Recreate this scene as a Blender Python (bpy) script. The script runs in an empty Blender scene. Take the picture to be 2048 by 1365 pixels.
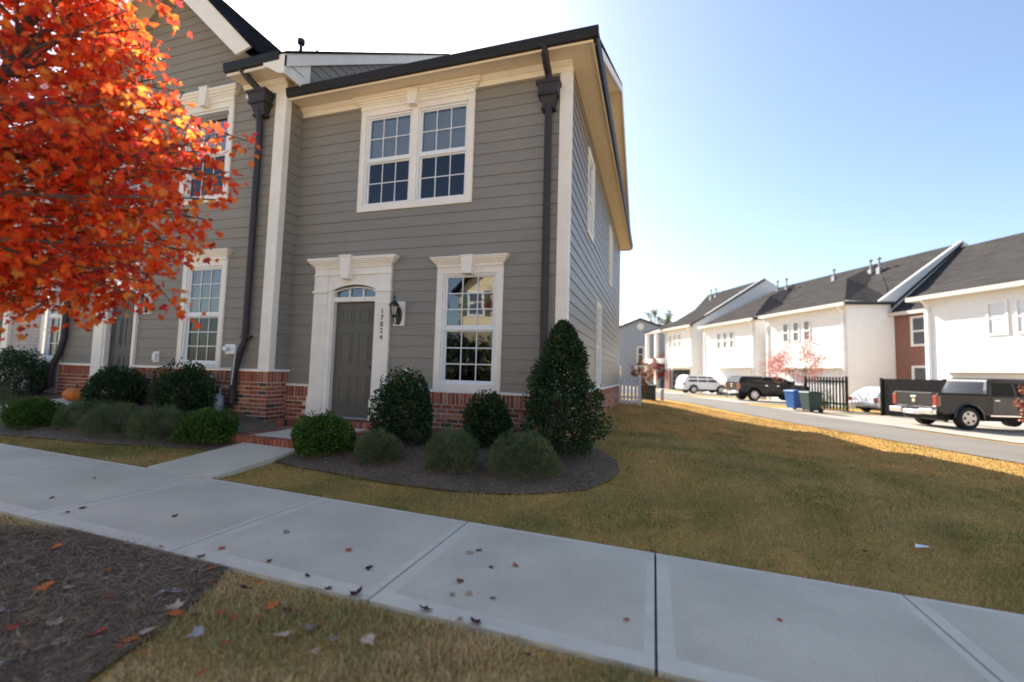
import bpy, math, random
import numpy as np
from mathutils import Matrix, Vector
random.seed(7)
RNG = np.random.default_rng(11)
SC = bpy.context.scene
COL = SC.collection
R = math.radians

# ------------------------------------------------------------------ camera
cam_data = bpy.data.cameras.new('camera')
cam_data.sensor_width = 36.0
cam_data.lens = 15.776
cam_data.clip_start = 0.05
cam_data.clip_end = 1500
cam_data.dof.use_dof = True
cam_data.dof.focus_distance = 4.6
cam_data.dof.aperture_fstop = 0.7
cam = bpy.data.objects.new('camera', cam_data)
COL.objects.link(cam)
CAM = Vector((1.290, -6.758, 1.312))
_f = Vector((-math.sin(0.3074) * math.cos(0.0705), math.cos(0.3074) * math.cos(0.0705), math.sin(0.0705)))
_r0 = _f.cross(Vector((0, 0, 1))).normalized()
_u0 = _r0.cross(_f)
_roll = -0.0291
_r = math.cos(_roll) * _r0 - math.sin(_roll) * _u0
_u = math.sin(_roll) * _r0 + math.cos(_roll) * _u0
cam.matrix_world = Matrix(((_r.x, _u.x, -_f.x, CAM.x), (_r.y, _u.y, -_f.y, CAM.y), (_r.z, _u.z, -_f.z, CAM.z), (0, 0, 0, 1)))
SC.camera = cam

# ------------------------------------------------------------------ sky, sun, exposure
SUN_DIR = Vector((-0.95, 0.94, 1.0)).normalized()          # towards the sun
sun_el = math.asin(SUN_DIR.z)
sun_az = math.atan2(SUN_DIR.x, SUN_DIR.y)                  # clockwise from +Y
world = bpy.data.worlds.new('World')
SC.world = world
world.use_nodes = True
wn = world.node_tree
for nd in list(wn.nodes):
    wn.nodes.remove(nd)
sky = wn.nodes.new('ShaderNodeTexSky')
sky.sky_type = 'NISHITA'
sky.sun_disc = False
sky.sun_elevation = sun_el
sky.sun_rotation = sun_az
sky.altitude = 100
sky.air_density = 1.0
sky.dust_density = 1.3
sky.ozone_density = 1.0
bg = wn.nodes.new('ShaderNodeBackground')
bg.inputs['Strength'].default_value = 0.092
wo = wn.nodes.new('ShaderNodeOutputWorld')
wn.links.new(sky.outputs['Color'], bg.inputs['Color'])
wn.links.new(bg.outputs['Background'], wo.inputs['Surface'])
sl = bpy.data.lights.new('sun', 'SUN')
sl.energy = 5.0
sl.angle = R(0.5)
sl.color = (1.0, 0.94, 0.85)
so = bpy.data.objects.new('sun', sl)
COL.objects.link(so)
so.rotation_euler = (-SUN_DIR).to_track_quat('-Z', 'Y').to_euler()
SC.view_settings.view_transform = 'Standard'
SC.view_settings.look = 'None'
SC.view_settings.gamma = 1.0
SC.view_settings.exposure = 1.5
SC.cycles.filter_width = 1.6
SC.cycles.max_bounces = 6
SC.cycles.transparent_max_bounces = 12

# ------------------------------------------------------------------ helpers
def sm(a, b, x):
    t = min(1.0, max(0.0, (x - a) / (b - a)))
    return t * t * (3 - 2 * t)

def gz(x, y):
    p = sm(-3.0, -.2, y) * (1 - sm(.4, 5.0, x)) * (1 - sm(14, 22, y))
    h = -.026 * max(min(x, 40), -40) + .29 * p
    k = sm(-6.0, -4.8, x) * (1 - sm(-2.8, -1.7, x)) * sm(-3.0, -1.9, y)
    return h * (1 - k) + min(h, .275) * k

MW = {}          # world matrices of things
def tag(o, label=None, cat=None, group=None, kind=None):
    if label: o['label'] = label
    if cat: o['category'] = cat
    if group: o['group'] = group
    if kind: o['kind'] = kind
    return o

def thing(name, label, cat, loc=(0, 0, 0), rot=0.0, group=None):
    o = bpy.data.objects.new(name, None)
    o.empty_display_size = 0.2
    COL.objects.link(o)
    o.location = loc
    o.rotation_euler = (0, 0, rot)
    MW[o.name] = Matrix.Translation(Vector(loc)) @ Matrix.Rotation(rot, 4, 'Z')
    return tag(o, label, cat, group)

def finish(me, name, mat, parent, smooth=None):
    for m in (mat if isinstance(mat, (list, tuple)) else [mat]):
        me.materials.append(m)
    o = bpy.data.objects.new(name, me)
    COL.objects.link(o)
    if parent is not None:
        o.parent = parent
        pm = MW.get(parent.name, Matrix())
        MW[o.name] = pm
        if pm != Matrix():
            me.transform(pm.inverted())
    if smooth is not None:
        me.polygons.foreach_set('use_smooth', [True] * len(me.polygons))
        me.set_sharp_from_angle(angle=R(smooth))
    me.update()
    return o

class MB:
    def __init__(s, T=None):
        s.v, s.f, s.c, s.mi = [], [], [], []
        s.T, s.color, s.m = T, (1, 1, 1, 1), 0
    def add(s, vs, fs):
        b = len(s.v)
        for p in vs:
            p = Vector(p)
            if s.T is not None: p = s.T @ p
            s.v.append(p)
            s.c.append(s.color)
        for f in fs:
            s.f.append([i + b for i in f]); s.mi.append(s.m)
    def box(s, x0, x1, y0, y1, z0, z1):
        s.add([(x0, y0, z0), (x1, y0, z0), (x1, y1, z0), (x0, y1, z0), (x0, y0, z1), (x1, y0, z1), (x1, y1, z1), (x0, y1, z1)],
              [(0, 3, 2, 1), (4, 5, 6, 7), (0, 1, 5, 4), (1, 2, 6, 5), (2, 3, 7, 6), (3, 0, 4, 7)])
    def quad(s, *p):
        s.add(p, [tuple(range(len(p)))])
    def prism(s, pts, y0, y1):
        """polygon in (x, z) pushed from y0 to y1"""
        n = len(pts)
        s.add([(a, y0, b) for a, b in pts] + [(a, y1, b) for a, b in pts],
              [tuple(range(n)), tuple(range(2 * n - 1, n - 1, -1))] + [(i, i + n, (i + 1) % n + n, (i + 1) % n) for i in range(n)])
    def prismx(s, pts, x0, x1):
        """polygon in (y, z) pushed from x0 to x1"""
        n = len(pts)
        s.add([(x0, a, b) for a, b in pts] + [(x1, a, b) for a, b in pts],
              [tuple(range(n)), tuple(range(2 * n - 1, n - 1, -1))] + [(i, i + n, (i + 1) % n + n, (i + 1) % n) for i in range(n)])
    def slab(s, poly, th):
        """thin plate: 3D polygon thickened downwards"""
        n = len(poly)
        s.add(list(poly) + [(p[0], p[1], p[2] - th) for p in poly],
              [tuple(range(n)), tuple(range(2 * n - 1, n - 1, -1))] + [(i, i + n, (i + 1) % n + n, (i + 1) % n) for i in range(n)])
    def tube(s, path, r, n=8, cap=True):
        P = [Vector(p) for p in path]
        rs = r if isinstance(r, (list, tuple)) else [r] * len(P)
        vs, fs = [], []
        for i, p in enumerate(P):
            d = (P[min(i + 1, len(P) - 1)] - P[max(i - 1, 0)]).normalized()
            a = d.cross(Vector((0, 0, 1)) if abs(d.z) < .9 else Vector((1, 0, 0))).normalized()
            b = d.cross(a)
            for k in range(n):
                t = 2 * math.pi * k / n
                vs.append(p + rs[i] * (math.cos(t) * a + math.sin(t) * b))
        for i in range(len(P) - 1):
            for k in range(n):
                fs.append((i * n + k, i * n + (k + 1) % n, (i + 1) * n + (k + 1) % n, (i + 1) * n + k))
        if cap:
            fs.append(tuple(range(n))); fs.append(tuple(range(len(P) * n - 1, (len(P) - 1) * n - 1, -1)))
        s.add(vs, fs)
    def lathe(s, prof, c=(0, 0, 0), n=16, axis='z'):
        vs, fs = [], []
        for r, z in prof:
            for k in range(n):
                t = 2 * math.pi * k / n
                a, b = r * math.cos(t), r * math.sin(t)
                vs.append({'z': (c[0] + a, c[1] + b, c[2] + z), 'y': (c[0] + a, c[1] + z, c[2] + b), 'x': (c[0] + z, c[1] + a, c[2] + b)}[axis])
        for i in range(len(prof) - 1):
            for k in range(n):
                fs.append((i * n + k, i * n + (k + 1) % n, (i + 1) * n + (k + 1) % n, (i + 1) * n + k))
        fs.append(tuple(range(n - 1, -1, -1))); fs.append(tuple(range((len(prof) - 1) * n, len(prof) * n)))
        s.add(vs, fs)
    def build(s, name, mat, parent=None, smooth=None, bevel=None, label=None, kind=None):
        me = bpy.data.meshes.new(name)
        me.from_pydata([tuple(p) for p in s.v], [], s.f)
        if isinstance(mat, (list, tuple)):
            me.polygons.foreach_set('material_index', s.mi)
        if any(c != (1, 1, 1, 1) for c in s.c):
            ca = me.color_attributes.new('Col', 'FLOAT_COLOR', 'POINT')
            ca.data.foreach_set('color', np.array(s.c, dtype=np.float32).ravel())
        o = finish(me, name, mat, parent, smooth)
        if bevel:
            b = o.modifiers.new('bevel', 'BEVEL')
            b.width = bevel; b.segments = 2; b.limit_method = 'ANGLE'; b.angle_limit = R(40)
        if label: o['label'] = label
        if kind: o['kind'] = kind
        return o

def np_mesh(name, V, F, C, mat, parent=None, smooth=None):
    """V (n,3), F (m,k), C (n,3)"""
    V = np.asarray(V, np.float32); F = np.asarray(F, np.int32)
    me = bpy.data.meshes.new(name)
    m, k = F.shape
    me.vertices.add(len(V)); me.vertices.foreach_set('co', V.ravel())
    me.loops.add(m * k); me.loops.foreach_set('vertex_index', F.ravel())
    me.polygons.add(m)
    me.polygons.foreach_set('loop_start', np.arange(0, m * k, k, dtype=np.int32))
    me.polygons.foreach_set('loop_total', np.full(m, k, dtype=np.int32))
    me.update(calc_edges=True)
    ca = me.color_attributes.new('Col', 'FLOAT_COLOR', 'POINT')
    ca.data.foreach_set('color', np.concatenate([np.asarray(C, np.float32), np.ones((len(V), 1), np.float32)], 1).ravel())
    return finish(me, name, mat, parent, smooth)

# ------------------------------------------------------------------ materials
def mat(name, base, rough=.6, nscale=8, namt=.12, bump=0, bscale=40, attr=False, metallic=0, spec=.5, trans=0, stretch=None, detail=4, coat=0, n2=None):
    m = bpy.data.materials.new(name)
    m.use_nodes = True
    nt = m.node_tree
    N, L = nt.nodes, nt.links
    p = N['Principled BSDF']
    p.inputs['Roughness'].default_value = rough
    p.inputs['Metallic'].default_value = metallic
    p.inputs['Specular IOR Level'].default_value = spec
    p.inputs['Coat Weight'].default_value = coat
    p.inputs['Coat Roughness'].default_value = .06
    tc = N.new('ShaderNodeTexCoord')
    src = tc.outputs['Object']
    if stretch:
        mp = N.new('ShaderNodeMapping'); mp.inputs['Scale'].default_value = stretch
        L.new(src, mp.inputs['Vector']); src = mp.outputs['Vector']
    nz = N.new('ShaderNodeTexNoise'); nz.inputs['Scale'].default_value = nscale; nz.inputs['Detail'].default_value = detail
    L.new(src, nz.inputs['Vector'])
    ramp = N.new('ShaderNodeMapRange')
    ramp.inputs['From Min'].default_value = .3; ramp.inputs['From Max'].default_value = .7
    ramp.inputs['To Min'].default_value = 1 - namt; ramp.inputs['To Max'].default_value = 1 + namt
    L.new(nz.outputs['Fac'], ramp.inputs['Value'])
    fac = ramp.outputs['Result']
    if n2:
        nb = N.new('ShaderNodeTexNoise'); nb.inputs['Scale'].default_value = n2[0]; nb.inputs['Detail'].default_value = 3
        L.new(tc.outputs['Object'], nb.inputs['Vector'])
        r2 = N.new('ShaderNodeMapRange')
        r2.inputs['From Min'].default_value = .3; r2.inputs['From Max'].default_value = .7
        r2.inputs['To Min'].default_value = 1 - n2[1]; r2.inputs['To Max'].default_value = 1 + n2[1]
        L.new(nb.outputs['Fac'], r2.inputs['Value'])
        mm = N.new('ShaderNodeMath'); mm.operation = 'MULTIPLY'
        L.new(fac, mm.inputs[0]); L.new(r2.outputs['Result'], mm.inputs[1]); fac = mm.outputs[0]
    mul = N.new('ShaderNodeVectorMath'); mul.operation = 'SCALE'
    if attr:
        a = N.new('ShaderNodeVertexColor'); a.layer_name = 'Col'
        L.new(a.outputs['Color'], mul.inputs[0])
    else:
        mul.inputs[0].default_value = base[:3]
    L.new(fac, mul.inputs['Scale'])
    L.new(mul.outputs['Vector'], p.inputs['Base Color'])
    if bump:
        b2 = N.new('ShaderNodeTexNoise'); b2.inputs['Scale'].default_value = bscale; b2.inputs['Detail'].default_value = 6
        L.new(tc.outputs['Object'], b2.inputs['Vector'])
        bp = N.new('ShaderNodeBump'); bp.inputs['Strength'].default_value = min(1, bump); bp.inputs['Distance'].default_value = .02
        L.new(b2.outputs['Fac'], bp.inputs['Height']); L.new(bp.outputs['Normal'], p.inputs['Normal'])
    if trans:
        t = N.new('ShaderNodeBsdfTranslucent')
        L.new(mul.outputs['Vector'], t.inputs['Color'])
        mx = N.new('ShaderNodeMixShader'); mx.inputs['Fac'].default_value = trans
        out = N['Material Output']
        L.new(p.outputs['BSDF'], mx.inputs[1]); L.new(t.outputs['BSDF'], mx.inputs[2]); L.new(mx.outputs['Shader'], out.inputs['Surface'])
    return m

def glass_mat(name, refl=.16, tint=(.75, .8, .82), mx_=.9):
    m = bpy.data.materials.new(name); m.use_nodes = True
    N, L = m.node_tree.nodes, m.node_tree.links
    N.remove(N['Principled BSDF'])
    t = N.new('ShaderNodeBsdfTransparent'); t.inputs['Color'].default_value = (*tint, 1)
    g = N.new('ShaderNodeBsdfGlossy'); g.inputs['Roughness'].default_value = .01; g.inputs['Color'].default_value = (.93, .96, 1, 1)
    lw = N.new('ShaderNodeLayerWeight'); lw.inputs['Blend'].default_value = .25
    mr = N.new('ShaderNodeMapRange'); mr.inputs['To Min'].default_value = refl; mr.inputs['To Max'].default_value = mx_
    L.new(lw.outputs['Fresnel'], mr.inputs['Value'])
    nz = N.new('ShaderNodeTexNoise'); nz.inputs['Scale'].default_value = 1.6
    tc = N.new('ShaderNodeTexCoord'); L.new(tc.outputs['Object'], nz.inputs['Vector'])
    bp = N.new('ShaderNodeBump'); bp.inputs['Strength'].default_value = .03; bp.inputs['Distance'].default_value = .05
    L.new(nz.outputs['Fac'], bp.inputs['Height']); L.new(bp.outputs['Normal'], g.inputs['Normal'])
    mx = N.new('ShaderNodeMixShader')
    L.new(mr.outputs['Result'], mx.inputs['Fac']); L.new(t.outputs['BSDF'], mx.inputs[1]); L.new(g.outputs['BSDF'], mx.inputs[2])
    L.new(mx.outputs['Shader'], N['Material Output'].inputs['Surface'])
    return m

def brick_tex_mat(name, c1, c2, mortar, scale=1.0, rough=.8, ax=(1, 1)):
    """white painted / red brick for walls seen small; local x, z are the wall axes"""
    m = bpy.data.materials.new(name); m.use_nodes = True
    N, L = m.node_tree.nodes, m.node_tree.links
    p = N['Principled BSDF']; p.inputs['Roughness'].default_value = rough
    tc = N.new('ShaderNodeTexCoord')
    sx = N.new('ShaderNodeSeparateXYZ'); L.new(tc.outputs['Object'], sx.inputs['Vector'])
    mx1 = N.new('ShaderNodeMath'); mx1.operation = 'MULTIPLY'; mx1.inputs[1].default_value = ax[0]; L.new(sx.outputs['X'], mx1.inputs[0])
    my1 = N.new('ShaderNodeMath'); my1.operation = 'MULTIPLY'; my1.inputs[1].default_value = ax[1]; L.new(sx.outputs['Y'], my1.inputs[0])
    ad = N.new('ShaderNodeMath'); ad.operation = 'ADD'; L.new(mx1.outputs[0], ad.inputs[0]); L.new(my1.outputs[0], ad.inputs[1])
    cx = N.new('ShaderNodeCombineXYZ'); L.new(ad.outputs[0], cx.inputs['X']); L.new(sx.outputs['Z'], cx.inputs['Y'])
    b = N.new('ShaderNodeTexBrick'); b.inputs['Scale'].default_value = scale
    b.inputs['Brick Width'].default_value = .21; b.inputs['Row Height'].default_value = .075; b.inputs['Mortar Size'].default_value = .008
    b.inputs['Color1'].default_value = (*c1, 1); b.inputs['Color2'].default_value = (*c2, 1); b.inputs['Mortar'].default_value = (*mortar, 1)
    L.new(cx.outputs['Vector'], b.inputs['Vector']); L.new(b.outputs['Color'], p.inputs['Base Color'])
    bp = N.new('ShaderNodeBump'); bp.inputs['Strength'].default_value = .6; bp.inputs['Distance'].default_value = .01; bp.invert = True
    L.new(b.outputs['Fac'], bp.inputs['Height']); L.new(bp.outputs['Normal'], p.inputs['Normal'])
    return m

def shingle_mat(name, c, amt=.35):
    m = brick_tex_mat(name, tuple(x * (1 + amt) for x in c), tuple(x * (1 - amt) for x in c), tuple(x * .5 for x in c), 1.0, .9)
    m.node_tree.nodes['Principled BSDF'].inputs['Specular IOR Level'].default_value = 0
    for nd in m.node_tree.nodes:
        if nd.type == 'TEX_BRICK':
            nd.inputs['Brick Width'].default_value = .33; nd.inputs['Row Height'].default_value = .09; nd.inputs['Mortar Size'].default_value = .006
    return m

M = {}
M['siding'] = mat('siding_paint', (.240, .215, .180), .42, 3, .05, .08, 90, stretch=(.4, .4, 6), n2=(.7, .06))
M['siding_dark'] = mat('siding_paint_neighbour', (.250, .222, .184), .62, 3, .05, .08, 90, stretch=(.4, .4, 6), n2=(.7, .06))
M['trim'] = mat('cream_trim_paint', (.86, .795, .71), .5, 5, .04, .04, 60, n2=(1.3, .04))
M['soffit'] = mat('bounce_tinted_soffit', (.82, .68, .50), .6, 5, .04)  # cream paint with warm bounced light put into its colour
M['vinyl'] = mat('white_vinyl', (.80, .80, .80), .35, 5, .02)
M['grille'] = mat('white_grille', (.72, .73, .74), .4, 5, .02)
M['door'] = mat('taupe_door_paint', (.105, .095, .08), .4, 5, .05)
M['door_dark'] = mat('charcoal_door_paint', (.045, .042, .045), .4, 5, .05)
M['bronze'] = mat('dark_bronze_metal', (.036, .030, .034), .5, 6, .1, spec=.35)
M['gutter'] = mat('black_gutter_metal', (.016, .013, .014), .5, 6, .1, spec=.3)
M['black'] = mat('black_iron', (.015, .015, .017), .4, 10, .1)
M['rubber'] = mat('tyre_rubber', (.018, .018, .018), .85, 20, .2)
M['brick'] = mat('red_brick', (1, 1, 1), .6, 40, .22, .5, 120, attr=True)
M['mortar'] = mat('cream_mortar', (.66, .56, .46), .9, 30, .15, .4, 150)
M['roof'] = shingle_mat('charcoal_shingles', (.022, .023, .028))
M['roof_far'] = shingle_mat('grey_shingles', (.062, .058, .056), .2)
M['roof_hip'] = M['roof_far']
M['concrete'] = mat('sidewalk_concrete', (.61, .545, .43), .85, 160, .16, .45, 260, n2=(1.6, .11))
M['concrete_edge'] = mat('tooled_concrete', (.635, .57, .46), .75, 10, .05, .1, 160, n2=(1.5, .06))
M['joint'] = mat('joint_filler', (.05, .05, .055), .9)
M['drive'] = mat('driveway_concrete', (.31, .275, .23), .85, 6, .08, .2, 120, n2=(.5, .08))
M['asphalt'] = mat('alley_asphalt', (.145, .128, .108), .9, 40, .15, .3, 200, n2=(.4, .12))
M['street'] = mat('street_concrete', (.46, .41, .34), .85, 6, .1, .2, 120)
M['mulch'] = mat('bark_mulch', (.155, .112, .072), .95, 45, .55, .9, 70, n2=(2.0, .25))
M['chips'] = mat('mulch_chips', (1, 1, 1), .9, 30, .2, attr=True)
M['glass'] = glass_mat('window_glass', .15)
M['glass_screen'] = glass_mat('screened_glass', .05, (.30, .32, .35))
M['glass_car'] = glass_mat('car_glass', .015, (.08, .10, .11), .18)
M['glass_lamp'] = glass_mat('lamp_glass', .1, (.95, .95, .93))
M['recess'] = mat('unlit_room_black', (.022, .023, .026), .9)  # near-black colour stands in for the shade of unlit rooms
M['blind'] = mat('white_blind', (.42, .44, .46), .6, 5, .03)
M['blind_warm'] = mat('cream_blind', (.30, .27, .24), .6, 5, .03)
M['white_wall'] = mat('white_house_siding', (.79, .775, .75), .6, 3, .03)
M['white_trim'] = mat('house_trim_white', (.82, .80, .76), .5, 3, .03)
M['eave_far'] = mat('beige_eave', (.62, .57, .50), .5, 3, .03)
M['blue_wall'] = mat('blue_grey_siding', (.33, .37, .42), .7, 3, .04)
M['far_pane'] = mat('far_window_pane', (.07, .085, .10), .08, 2, .1, spec=.8)
M['pale_pane'] = mat('pale_window_blind', (.66, .68, .70), .3, 2, .05)
M['red_brick_wall'] = brick_tex_mat('red_brick_far', (.26, .085, .055), (.15, .055, .042), (.40, .28, .23), ax=(.449, -.893))
M['white_brick_wall'] = brick_tex_mat('white_painted_brick', (.50, .46, .44), (.42, .39, .37), (.38, .34, .32))
M['leaf_red'] = mat('maple_leaf', (1, 1, 1), .45, 30, .15, attr=True, trans=.68, spec=.3)
M['leaf'] = mat('shrub_leaf', (1, 1, 1), .5, 30, .15, attr=True, trans=.22, spec=.12)
M['leaf_dry'] = mat('dry_leaf', (1, 1, 1), .75, 60, .25, attr=True, trans=.12, spec=.2)
M['grass'] = mat('lawn_blade', (1, 1, 1), .75, 20, .12, attr=True, trans=.25, spec=.15)
M['bark'] = mat('maple_bark', (.085, .068, .06), .9, 18, .3, .6, 50, stretch=(1, 1, .25))
M['stem'] = mat('shrub_stem', (.07, .05, .035), .9, 18, .3)
M['berry'] = mat('red_berry', (.50, .035, .015), .35, 10, .1)
M['pumpkin'] = mat('pumpkin_skin', (.62, .17, .02), .5, 8, .15, .1, 40)
M['pump_stem'] = mat('pumpkin_stem', (.16, .13, .05), .8, 20, .2)
M['meter'] = mat('grey_meter_paint', (.24, .27, .31), .45, 10, .08)
M['meter_dark'] = mat('dark_meter_face', (.04, .045, .05), .3, 10, .08)
M['pipe'] = mat('galvanised_pipe', (.33, .33, .34), .45, 14, .1, metallic=.4)
M['lid'] = mat('green_lid', (.015, .16, .11), .55, 10, .1)
M['green_box'] = mat('dark_green_cabinet', (.02, .035, .032), .5, 6, .1)
M['fence_white'] = mat('white_picket_paint', (.62, .63, .68), .5, 5, .04)
M['bin_blue'] = mat('blue_bin_plastic', (.02, .11, .34), .45, 6, .08)
M['bin_green'] = mat('dark_green_bin_plastic', (.03, .055, .045), .45, 6, .08)
M['fence_black'] = mat('black_fence_stain', (.014, .0135, .014), .8, 8, .25, spec=.1)
M['car_gray'] = mat('grey_car_paint', (.012, .013, .017), .35, 3, .04, spec=.3, coat=.25)
M['car_silver'] = mat('silver_car_trim', (.07, .07, .068), .4, 3, .04, metallic=.2, coat=.2)
M['car_black'] = mat('black_car_paint', (.006, .006, .007), .35, 3, .04, spec=.2, coat=.18)
M['car_white'] = mat('white_car_paint', (.80, .80, .82), .3, 3, .02, coat=.8)
M['chrome'] = mat('chrome', (.75, .75, .77), .18, 3, .03, metallic=1)
M['rim'] = mat('alloy_rim', (.52, .52, .54), .3, 3, .05, metallic=.8)
M['tail'] = mat('tail_light', (.22, .008, .01), .2, 3, .05, coat=1)
M['plate'] = mat('licence_plate', (.75, .75, .74), .4, 3, .05)
M['number'] = mat('number_black', (.02, .02, .02), .5)
M['paper'] = mat('white_paper', (.78, .80, .82), .7)
M['yellow_wall'] = mat('yellow_house_siding', (.72, .60, .38), .65, 3, .05)
M['shutter'] = mat('green_shutter', (.035, .085, .065), .5, 5, .05)
M['terracotta'] = mat('pebble', (.4, .3, .22), .8)

# ------------------------------------------------------------------ frames
def FR(y0):
    """front wall frame: local x along the wall, local -y out of it"""
    return Matrix.Translation((0, y0, 0))
SIDE = Matrix(((0, -1, 0, 0), (1, 0, 0, 0), (0, 0, 1, 0), (0, 0, 0, 1)))      # local x -> world y, local -y -> world +x
ALR = R(-63.3)
ALLEY = Matrix.Rotation(ALR, 4, 'Z')          # local x along the back alley (towards the camera), local y away from it
def al(x, y, z=0.0): return ALLEY @ Vector((x, y, z))

# ------------------------------------------------------------------ ground
def grid_sheet(name, xs, ys, hf, material, off=0.0, keep=None, kind='structure'):
    idx, V, F = {}, [], []
    for j, y in enumerate(ys):
        for i, x in enumerate(xs):
            idx[i, j] = len(V); V.append((x, y, hf(x, y) + off))
    for j in range(len(ys) - 1):
        for i in range(len(xs) - 1):
            if keep and not keep((xs[i] + xs[i + 1]) / 2, (ys[j] + ys[j + 1]) / 2): continue
            F.append((idx[i, j], idx[i + 1, j], idx[i + 1, j + 1], idx[i, j + 1]))
    me = bpy.data.meshes.new(name); me.from_pydata(V, [], F)
    o = finish(me, name, material, None, 60)
    return tag(o, kind=kind)

def lawn_mat():
    m = bpy.data.materials.new('dormant_lawn'); m.use_nodes = True
    N, L = m.node_tree.nodes, m.node_tree.links
    p = N['Principled BSDF']; p.inputs['Roughness'].default_value = .9; p.inputs['Specular IOR Level'].default_value = .1
    tc = N.new('ShaderNodeTexCoord')
    a = N.new('ShaderNodeTexNoise'); a.inputs['Scale'].default_value = .9; a.inputs['Detail'].default_value = 6; a.inputs['Roughness'].default_value = .65
    b = N.new('ShaderNodeTexNoise'); b.inputs['Scale'].default_value = 55; b.inputs['Detail'].default_value = 3
    L.new(tc.outputs['Object'], a.inputs['Vector']); L.new(tc.outputs['Object'], b.inputs['Vector'])
    r = N.new('ShaderNodeValToRGB')
    r.color_ramp.elements[0].position = .3; r.color_ramp.elements[0].color = (.27, .21, .065, 1)
    r.color_ramp.elements[1].position = .62; r.color_ramp.elements[1].color = (.52, .30, .085, 1)
    L.new(a.outputs['Fac'], r.inputs['Fac'])
    mr = N.new('ShaderNodeMapRange'); mr.inputs['From Min'].default_value = .3; mr.inputs['From Max'].default_value = .7
    mr.inputs['To Min'].default_value = .55; mr.inputs['To Max'].default_value = 1.4
    L.new(b.outputs['Fac'], mr.inputs['Value'])
    s = N.new('ShaderNodeVectorMath'); s.operation = 'SCALE'
    L.new(r.outputs['Color'], s.inputs[0]); L.new(mr.outputs['Result'], s.inputs['Scale']); L.new(s.outputs['Vector'], p.inputs['Base Color'])
    bp = N.new('ShaderNodeBump'); bp.inputs['Strength'].default_value = .8; bp.inputs['Distance'].default_value = .03
    L.new(b.outputs['Fac'], bp.inputs['Height']); L.new(bp.outputs['Normal'], p.inputs['Normal'])
    return m
M['lawn'] = lawn_mat()

xs = [-400, -150, -80, -40] + list(np.arange(-30, -14, 2.0)) + list(np.arange(-14, 14.01, .4)) + list(np.arange(16, 41, 3.0)) + [60, 100, 200, 400]
ys = [-400, -120, -60, -40] + list(np.arange(-30, -8, 2.0)) + list(np.arange(-8, 26.01, .4)) + list(np.arange(28, 62, 3.0)) + [90, 150, 250, 400]
grid_sheet('lawn_ground', [float(a) for a in xs], [float(a) for a in ys], gz, M['lawn'])

def strip(name, left, right, material, off, nseg=60, ncross=10):
    """draped band between two polylines parametrised the same way"""
    def at(pl, t):
        k = t * (len(pl) - 1); i = min(int(k), len(pl) - 2); f = k - i
        return Vector(pl[i]) * (1 - f) + Vector(pl[i + 1]) * f
    V, F = [], []
    for a in range(nseg + 1):
        for b in range(ncross + 1):
            p = at(left, a / nseg).lerp(at(right, a / nseg), b / ncross)
            V.append((p.x, p.y, gz(p.x, p.y) + off))
    for a in range(nseg):
        for b in range(ncross):
            k = a * (ncross + 1) + b
            F.append((k, k + 1, k + ncross + 2, k + ncross + 1))
    me = bpy.data.meshes.new(name); me.from_pydata(V, [], F)
    return tag(finish(me, name, material, None, 60), kind='structure')

# street on the camera's own side (seen only in the windows)
strip('street', [(-120, -16.5), (60, -16.5)], [(-120, -8.6), (60, -8.6)], M['street'], .012, 30, 4)
# back alley: edges in alley coordinates (t = distance along, n = across)
def an(t, n): v = al(-t, n); return (v.x, v.y)
near_edge = [(-30, 9.3), (-10, 9.4), (.7, 9.66), (7, 10.2), (12, 10.9), (17, 11.7), (25, 12.6), (40, 13.2), (70, 14)]
far_edge = [(-30, 13.9), (-10, 13.9), (.7, 13.9), (6, 14.0), (11, 15.2), (16, 16.2), (25, 17.4), (40, 18.2), (70, 19)]
strip('alley_road', [an(*q) for q in near_edge], [an(*q) for q in far_edge], M['asphalt'], .02, 120, 10)
# driveways from the alley to the garages
for k, (t0, t1, nf) in enumerate([(3.8, 12.6, 14.9), (13.4, 15.4, 16.0), (18.9, 25.0, 17.0), (28.0, 34.0, 17.8), (37.3, 42.4, 18.3)]):
    strip('driveway', [an(t0, nf - .5), an(t0, 24.3)], [an(t1, nf - .3), an(t1, 24.3)], M['drive'], .028, 14, 10)

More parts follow.
